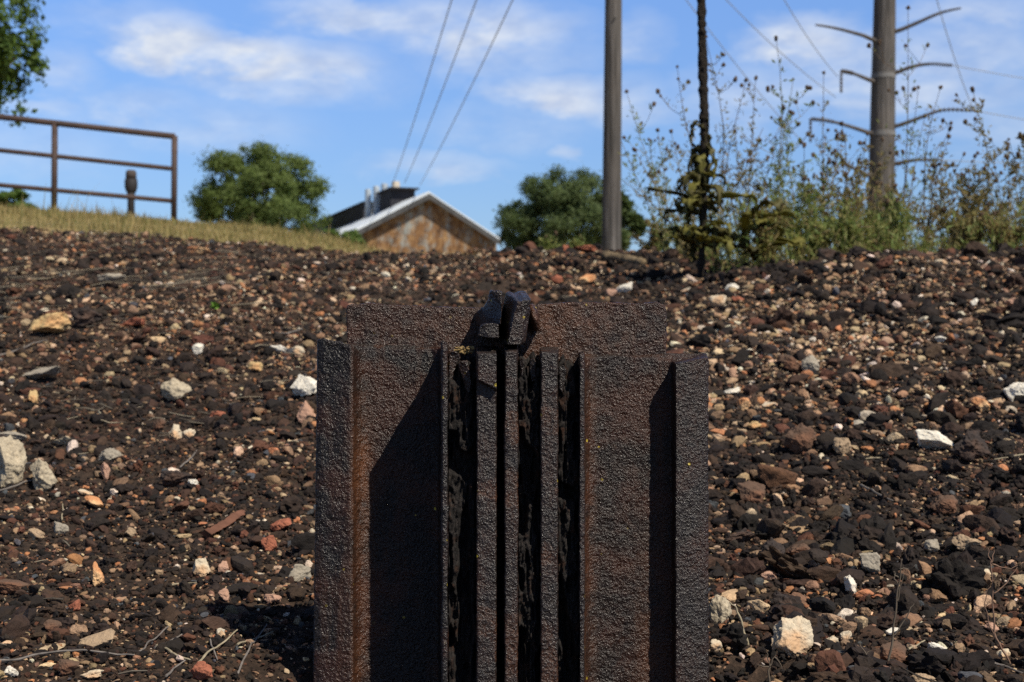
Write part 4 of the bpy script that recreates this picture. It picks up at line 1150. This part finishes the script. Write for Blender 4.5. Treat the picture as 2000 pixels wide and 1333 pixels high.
M['wire'] = simple('grey_wire', (.28, .29, .31), .1, 2, .6)
def wire(a, b, rad, label, sag=.2):
    a, b = np.array(a, float), np.array(b, float); t = np.linspace(0, 1, 24)
    w = a + (b - a) * t[:, None]; w[:, 2] -= sag * 4 * t * (1 - t)
    mb = MB(); mb.tube(w - a, rad, 5); v, f = mb.data()
    o = make_obj('power_wire', v, f, M['wire'], None, True); o.location = a.tolist()
    tag(o, label, 'wire', 'overhead wires')
ext = lambda p0, p1, k: (p0[0] + (p1[0] - p0[0]) * k, p0[1] + (p1[1] - p0[1]) * k)
for (t0, b0, lab) in (((880, 0), (766, 362), 'leftmost of three wires climbing from the shed roof'), ((928, 0), (790, 358), 'middle of three wires climbing from the shed roof'), ((998, 0), (820, 362), 'rightmost of three wires climbing from the shed roof')):
    tt = ext(b0, t0, 1.35)
    wire(P(*b0, 88.), P(*tt, 40.), .021, lab, .25)
for (pt, tip, d1, lab) in (((1349, 0), 2, 24., 'wire running up left from the lowest left arm of the right pole'), ((1430, 0), 1, 24., 'wire running up left from the middle left arm of the right pole'),
                           ((1537, 0), 0, 24., 'wire running up left from the top left arm of the right pole')):
    tpx = {2: (1573, 240 + 44), 1: (1632, 190), 0: (1640, 165)}[tip]
    a = P(*tpx, 34.6) if tip != 0 else P(1636, 150, 34.6)
    e = ext(tpx, pt, 1.5)
    wire(a, P(*e, d1), .009, lab, .15)
wire(TIP[6], P(1800, -110, 26.), .009, 'wire rising steeply from the lowest right arm of the right pole', .2)
wire(TIP[5] , P(2350, 172, 60.), .011, 'upper wire leaving right from the right pole', .3)
wire(TIP[6], P(2350, 250, 60.), .011, 'middle wire leaving right from the right pole', .3)
wire(TIP[7], P(2350, 290, 60.), .011, 'lowest wire leaving right from the right pole', .3)

# ------------------------------------------------------------------ rusty gabled shed
def gable_mat():
    m, nt, b = newmat('rusted_painted_sheet'); v = objvec(nt)
    mp = nt.nodes.new('ShaderNodeMapping'); mp.inputs['Scale'].default_value = (1, 1, .62); nt.links.new(v, mp.inputs[0])
    n1 = noise(nt, mp.outputs[0], 1.15, 8, .74); n2 = noise(nt, mp.outputs[0], 2.6, 7, .72)
    rust = ramp(nt, n2, [(.36, (.065, .031, .012)), (.5, (.22, .108, .040)), (.63, (.38, .225, .095))])
    paint = ramp(nt, n2, [(.3, (.22, .24, .22)), (.7, (.36, .38, .36))])
    sp = nt.nodes.new('ShaderNodeSeparateXYZ'); nt.links.new(v, sp.inputs[0])
    k = mth(nt, 'ADD', n1, mth(nt, 'MULTIPLY', sp.outputs[2], .016))
    c = mixc(nt, ramp(nt, k, [(.585, 0.), (.69, .9)]), rust, paint)
    nt.links.new(c, b.inputs['Base Color']); b.inputs['Roughness'].default_value = .8
    w = nt.nodes.new('ShaderNodeTexWave'); w.inputs['Scale'].default_value = 1.6; nt.links.new(v, w.inputs['Vector'])
    bump(nt, b, w.outputs['Fac'], .5, .03); return m
M['gable'] = gable_mat()
M['roof'] = simple('pale_sheet_roof', (.74, .79, .82), .12, 1.5, .45, 0, .01, .5)
M['black'] = simple('black_sheet', (.018, .017, .022), .3, 2, .7)
M['fascia'] = simple('grey_fascia', (.20, .22, .23), .2, 2, .7)
M['stack'] = simple('pale_metal_duct', (.30, .35, .40), .2, 1.5, .5, 0, .01, .5)
M['brickpale'] = simple('pale_stack', (.46, .41, .34), .2, 2, .8)
d0 = 80.
G0 = .8
A = P(836, 380, d0); EL = P(640, 480, d0); ER = P(970, 468, d0)
rd = np.array([-9.2, 27.7, 0.])                    # along the ridge
shed = empty('gabled_shed', (A[0], d0, hz(A[0], d0)), 'rust-stained gabled shed with pale metal roof beyond the crest', 'shed')
S0 = np.array([A[0], d0, hz(A[0], d0)])
def q(name, v, f, m, smooth=False): return make_obj(name, np.asarray(v, float) - S0, f, m, shed, smooth)
gl, grr = np.array([EL[0], d0, S0[2] - .5]), np.array([ER[0], d0, S0[2] - .5])
# gable wall with thickness
wall = [gl, grr, ER, A - [0, 0, .12], EL]
wv = np.array(wall + [w + np.array([0, .3, 0]) for w in wall])
q('gable_wall', wv, [(4, 3, 2, 1, 0), (5, 6, 7, 8, 9), (0, 1, 6, 5), (1, 2, 7, 6), (2, 3, 8, 7), (3, 4, 9, 8), (4, 0, 5, 9)], M['gable'])
q('side_wall', [gl + [.02, .3, 0], gl + rd, EL + rd - [0, 0, .3], EL + [.02, .3, -.3], gl + [.3, .3, 0], gl + rd + [.3, 0, 0], EL + rd + [.3, 0, -.3], EL + [.3, .3, -.3]],
  [(0, 1, 2, 3), (7, 6, 5, 4), (0, 4, 5, 1), (3, 2, 6, 7), (1, 5, 6, 2), (0, 3, 7, 4)], M['gable'])
q('side_wall', [grr + [-.02, .3, 0], grr + rd, ER + rd - [0, 0, .3], ER + [-.02, .3, -.3], grr + [-.3, .3, 0], grr + rd + [-.3, 0, 0], ER + rd + [-.3, 0, -.3], ER + [-.3, .3, -.3]],
  [(0, 1, 2, 3), (7, 6, 5, 4), (0, 4, 5, 1), (3, 2, 6, 7), (1, 5, 6, 2), (0, 3, 7, 4)], M['gable'])
ov = np.array([.35 * .31, -.45, 0])
def slope(E, th=.09):
    e = E + (E - A) * .02; a = A + ov; e0 = e + ov; up = np.array([0, 0, th])
    v = [a, e0, e + rd, A + rd, a + up, e0 + up, e + rd + up, A + rd + up]
    return v, [(0, 1, 2, 3), (7, 6, 5, 4), (0, 4, 5, 1), (1, 5, 6, 2), (2, 6, 7, 3), (3, 7, 4, 0)]
rb_ = M['roof'].node_tree.nodes['Principled BSDF']; rb_.inputs['Roughness'].default_value = .45
q('roof', *slope(EL, .14), M['roof']); q('roof', *slope(ER), M['roof'])
def barge(E):
    a = A + ov * 1.12 + [0, 0, -.02]; e = E + (E - A) * .02 + ov * 1.12 + [0, 0, -.02]; dn = np.array([0, 0, -.30]); bk = np.array([0, .08, 0])
    v = [a, e, e + dn, a + dn, a + bk, e + bk, e + dn + bk, a + dn + bk]
    return v, [(0, 1, 2, 3), (7, 6, 5, 4), (0, 4, 5, 1), (1, 5, 6, 2), (2, 6, 7, 3), (3, 7, 4, 0)]
M['barge'] = simple('shade_toned_bargeboard', (.085, .085, .085), .3, 2, .8)  # dark tone puts the shade along the roof edge into the board's colour
q('bargeboard', *barge(EL), M['barge']); q('bargeboard', *barge(ER), M['barge'])
rn = rd / np.linalg.norm(rd); sn = np.array([rn[1], -rn[0], 0])
def on_ridge(name, t0, t1, w, h, drop, m, off=0.):
    a = A + rd * t0 + sn * off; b = A + rd * t1 + sn * off
    v = []
    for p_ in (a, b):
        for sx, sz in ((-1, -drop), (1, -drop), (1, h), (-1, h)): v.append(p_ + sn * sx * w / 2 + np.array([0, 0, sz]))
    return q(name, v, [(0, 1, 2, 3), (7, 6, 5, 4), (0, 4, 5, 1), (1, 5, 6, 2), (2, 6, 7, 3), (3, 7, 4, 0)], m)
on_ridge('roof_vent', .20, .30, 1.5, .85, .6, M['black']); on_ridge('vent_cap', .185, .315, 1.8, .95, -.85, M['black'])
on_ridge('roof_monitor', .42, 1.25, 2.0, .62, 1.0, M['black']); on_ridge('monitor_roof', .41, 1.26, 2.2, .70, -.62, M['black'])
for (px, py0, py1, w, m, dd) in ((719, 412, 372, 12, 'stack', 89.5), (735, 410, 366, 13, 'stack', 89), (751, 408, 361, 13, 'stack', 88.4), (773, 405, 357, 16, 'brickpale', 89.5)):
    v, f = lathe([(w / 2 * dd / F, 0), (w / 2 * dd / F, (py0 - py1 + 30) * dd / F), (w / 2.4 * dd / F, (py0 - py1 + 32) * dd / F)], 14)
    b = P(px, py0 + 30, dd); make_obj('duct', v + (b - S0), f, M[m], shed, True)

# ------------------------------------------------------------------ trees
def tree(px, d, top_py, bot_py, halfw, label, seed, leaf, nl, size, m, name='broadleaf_tree', blobs=None, trunk=True, group='trees beyond the bank'):
    r = np.random.default_rng(seed)
    x = X(px, d); g = hz(x, d)
    zt_ = CZ + (CY - top_py) / F * d - g; zb_ = max(.3, CZ + (CY - bot_py) / F * d - g); W = halfw * d / F
    root = empty(name, (x, d, g), label, 'tree' if trunk else 'shrub', group if trunk else 'shrubs beyond the bank')
    cz = (zt_ + zb_) / 2; hz_ = (zt_ - zb_) / 2
    n_c = blobs or 46
    cen = []
    while len(cen) < n_c:
        p_ = r.uniform(-1, 1, 3)
        rr = np.linalg.norm(p_)
        if .35 < rr < .92: cen.append(p_)
    cen = np.array(cen)
    cr = r.uniform(.16, .36, n_c) * (60 / max(60, n_c)) ** .4 * (1.1 - .4 * np.linalg.norm(cen, axis=1))
    w = cr ** 2; pick = r.choice(n_c, nl, p=w / w.sum())
    dirn = r.normal(size=(nl, 3)); dirn /= np.linalg.norm(dirn, axis=1)[:, None]
    pos = cen[pick] + dirn * (cr[pick] * r.random(nl) ** .4 * (1 + .30 * r.normal(size=nl)))[:, None]
    # flatter underside
    pos[:, 2] = np.where(pos[:, 2] < -.88, -.88 + (pos[:, 2] + .88) * .3, pos[:, 2])
    c = pos * np.array([W, W, hz_]) + np.array([0, 0, cz])
    lv, lf = leaf_quads(c, size, r, .6, .5, dirn * .6 + pos / (np.linalg.norm(pos, axis=1)[:, None] + .1) * .8)
    make_obj('crown', lv, [tuple(t) for t in lf.tolist()], m, root)
    if trunk:
        mb = MB(); th = zb_ + hz_ * .9
        zz = np.linspace(-.3, th, 10); mb.tube(np.stack([.12 * np.sin(zz * .8), .1 * np.cos(zz), zz], -1), np.linspace(W * .07, W * .025, 10), 10)
        for k in range(11):
            b0 = np.array([0, 0, r.uniform(zb_ * .6, th * .85)]); e = cen[k] * np.array([W, W, hz_]) * .85 + np.array([0, 0, cz])
            e[2] = max(e[2], b0[2] + .3)
            md = (b0 + e) / 2 + r.normal(0, .12, 3) * W * .4
            mb.tube([b0, (b0 + md) / 2, md, e], np.array([.03, .024, .017, .006]) * W, 6)
        v, f = mb.data(); make_obj('trunk', v, f, M['bark'], root, True)
    return root
M['bark'] = simple('tree_bark', (.06, .047, .036), .4, 4, .9, .6, .05)
M['tl1'] = leaf_mat('tree_leaf_mid', (.10, .145, .032), (.135, .185, .045), (.17, .215, .065), .5)
M['tl2'] = leaf_mat('tree_leaf_dark', (.06, .09, .028), (.082, .118, .036), (.11, .145, .048), .4)
M['tl3'] = leaf_mat('tree_leaf_fresh', (.06, .11, .018), (.085, .145, .025), (.12, .17, .04), .4)
tree(511, 100, 268, 505, 146, 'large round green tree between the railing and the shed', 1, None, 46000, .22, M['tl1'], blobs=170)
tree(1102, 110, 332, 540, 145, 'dark green tree behind the left utility pole', 2, None, 44000, .25, M['tl2'], blobs=160)
tree(-120, 34, -190, 372, 212, 'leafy tree at the upper left corner above the railing', 3, None, 30000, .15, M['tl3'], blobs=190)
tree(30, 45, 378, 440, 60, 'low green bush behind the railing at the left edge', 4, None, 2200, .22, M['tl3'], 'green_shrub', 14, False)
tree(672, 60, 450, 505, 42, 'small bright green bush in front of the left eave of the shed', 5, None, 1800, .22, M['tl3'], 'green_shrub', 12, False)
tree(1335, 60, 448, 520, 60, 'low bush between the left pole and the mullein', 6, None, 2200, .3, M['tl2'], 'green_shrub', 14, False)
tree(1215, 100, 390, 500, 40, 'narrow dark tree just right of the left utility pole', 7, None, 3000, .5, M['tl2'], blobs=18)

# ------------------------------------------------------------------ light, sky, camera
Ld = Vector((.0822, -.085, .144)).normalized()
sun_el = math.asin(Ld.z); sun_rot = math.atan2(Ld.x, Ld.y)
sl = bpy.data.lights.new('sun', 'SUN'); sl.energy = 5.0; sl.angle = math.radians(.5); sl.color = (1., .925, .80)
so = bpy.data.objects.new('sun', sl); COL.objects.link(so); so.rotation_euler = Ld.to_track_quat('Z', 'Y').to_euler()

W = bpy.data.worlds.new('World'); S.world = W; W.use_nodes = True
nt = W.node_tree; bg = nt.nodes['Background']
sky = nt.nodes.new('ShaderNodeTexSky'); sky.sky_type = 'NISHITA'; sky.sun_disc = False
sky.sun_elevation = sun_el; sky.sun_rotation = sun_rot
sky.air_density = 1.0; sky.dust_density = .3; sky.ozone_density = 3.0; sky.altitude = 200
tc = nt.nodes.new('ShaderNodeTexCoord')
sx = nt.nodes.new('ShaderNodeSeparateXYZ'); nt.links.new(tc.outputs['Generated'], sx.inputs[0])
az = mth(nt, 'ARCTAN2', sx.outputs[0], sx.outputs[1]); el = mth(nt, 'ARCSINE', sx.outputs[2])
cmb = nt.nodes.new('ShaderNodeCombineXYZ'); nt.links.new(az, cmb.inputs[0]); nt.links.new(mth(nt, 'MULTIPLY', el, 2.2), cmb.inputs[1])
nbig = noise(nt, cmb.outputs[0], 16, 7, .60, .25); nwarp = noise(nt, cmb.outputs[0], 34, 4, .55)
azw = mth(nt, 'ADD', az, mth(nt, 'MULTIPLY', mth(nt, 'SUBTRACT', nwarp, .5), .035))
elw = mth(nt, 'ADD', el, mth(nt, 'MULTIPLY', mth(nt, 'SUBTRACT', nbig, .5), .040))
CL = [(330, 85, 130, 52, .95), (470, 108, 190, 46, .85), (620, 125, 150, 42, .60), (690, 30, 190, 40, .55), (900, 55, 280, 62, .62), (280, 212, 140, 40, .38),
      (1080, 190, 170, 46, .68), (1220, 205, 120, 50, .45), (850, 325, 165, 26, .38), (480, 186, 64, 20, .36), (130, 140, 70, 50, .30), (1098, 300, 34, 14, .45),
      (1570, 85, 130, 60, .72), (1740, 140, 230, 85, .55), (1900, 105, 160, 70, .42), (1900, 25, 170, 40, .40), (90, 215, 90, 26, .35), (1250, 80, 70, 50, .35), (420, 250, 220, 60, .26), (1950, 250, 200, 60, .26), (560, 150, 260, 60, .36), (980, 110, 260, 50, .28), (250, 40, 160, 40, .25), (1480, 190, 220, 70, .34), (1850, 160, 220, 60, .36), (1000, 250, 200, 50, .22), (60, 290, 200, 60, .22)]
tot = None
for (px, py, a, b, w) in CL:
    a0 = math.atan((px - CX) / F); e0 = math.atan((CY - py) / F * math.cos(a0))
    u = mth(nt, 'DIVIDE', mth(nt, 'SUBTRACT', azw, a0), a * 1.16 / F); v_ = mth(nt, 'DIVIDE', mth(nt, 'SUBTRACT', elw, e0), b * 1.3 / F)
    r2 = mth(nt, 'ADD', mth(nt, 'MULTIPLY', u, u), mth(nt, 'MULTIPLY', v_, v_))
    k = mth(nt, 'MULTIPLY', mth(nt, 'POWER', mth(nt, 'SUBTRACT', 1., r2, True), 1.5), w * .98)
    tot = k if tot is None else mth(nt, 'MAXIMUM', tot, k)
# scattered cloud for the rest of the sky
rest = ramp(nt, noise(nt, cmb.outputs[0], 5, 6, .6), [(.54, 0.), (.72, .6)])
outside = mth(nt, 'GREATER_THAN', mth(nt, 'ABSOLUTE', az), .40); high = mth(nt, 'GREATER_THAN', el, .27)
rest = mth(nt, 'MULTIPLY', rest, mth(nt, 'MAXIMUM', outside, high))
puff = ramp(nt, nbig, [(.24, .28), (.58, 1.5)])
dens = mth(nt, 'MULTIPLY', mth(nt, 'MAXIMUM', tot, rest), puff, True)
tint0 = mixc(nt, 1., sky.outputs[0], (.80, .945, 1.22), 'MULTIPLY')
lift = ramp(nt, mth(nt, 'MULTIPLY', el, 1.), [(.0, .72), (.08, .83), (.16, 1.0), (.24, 1.18), (.50, .36), (1., .26)])
tint = mixc(nt, 1., tint0, lift, 'MULTIPLY')
cl_col = mixc(nt, ramp(nt, nwarp, [(.35, 0.), (.65, 1.)]), (4.5, 5.3, 7.0), (6.9, 7.3, 7.9))
fin = mixc(nt, dens, tint, cl_col)
nt.links.new(fin, bg.inputs[0]); bg.inputs[1].default_value = .10

cam = bpy.data.cameras.new('camera'); co = bpy.data.objects.new('camera', cam); COL.objects.link(co)
co.location = (0, 0, CZ); co.rotation_euler = (math.pi / 2, 0, 0)
cam.sensor_width = 36; cam.lens = 36 * F / 2000; cam.clip_start = .05; cam.clip_end = 3000
cam.dof.use_dof = True; cam.dof.focus_distance = 1.47; cam.dof.aperture_fstop = 12.5
S.camera = co
S.view_settings.view_transform = 'Standard'; S.view_settings.look = 'None'; S.view_settings.exposure = .2; S.view_settings.gamma = 1
S.cycles.use_denoising = False
S.cycles.max_bounces = 6
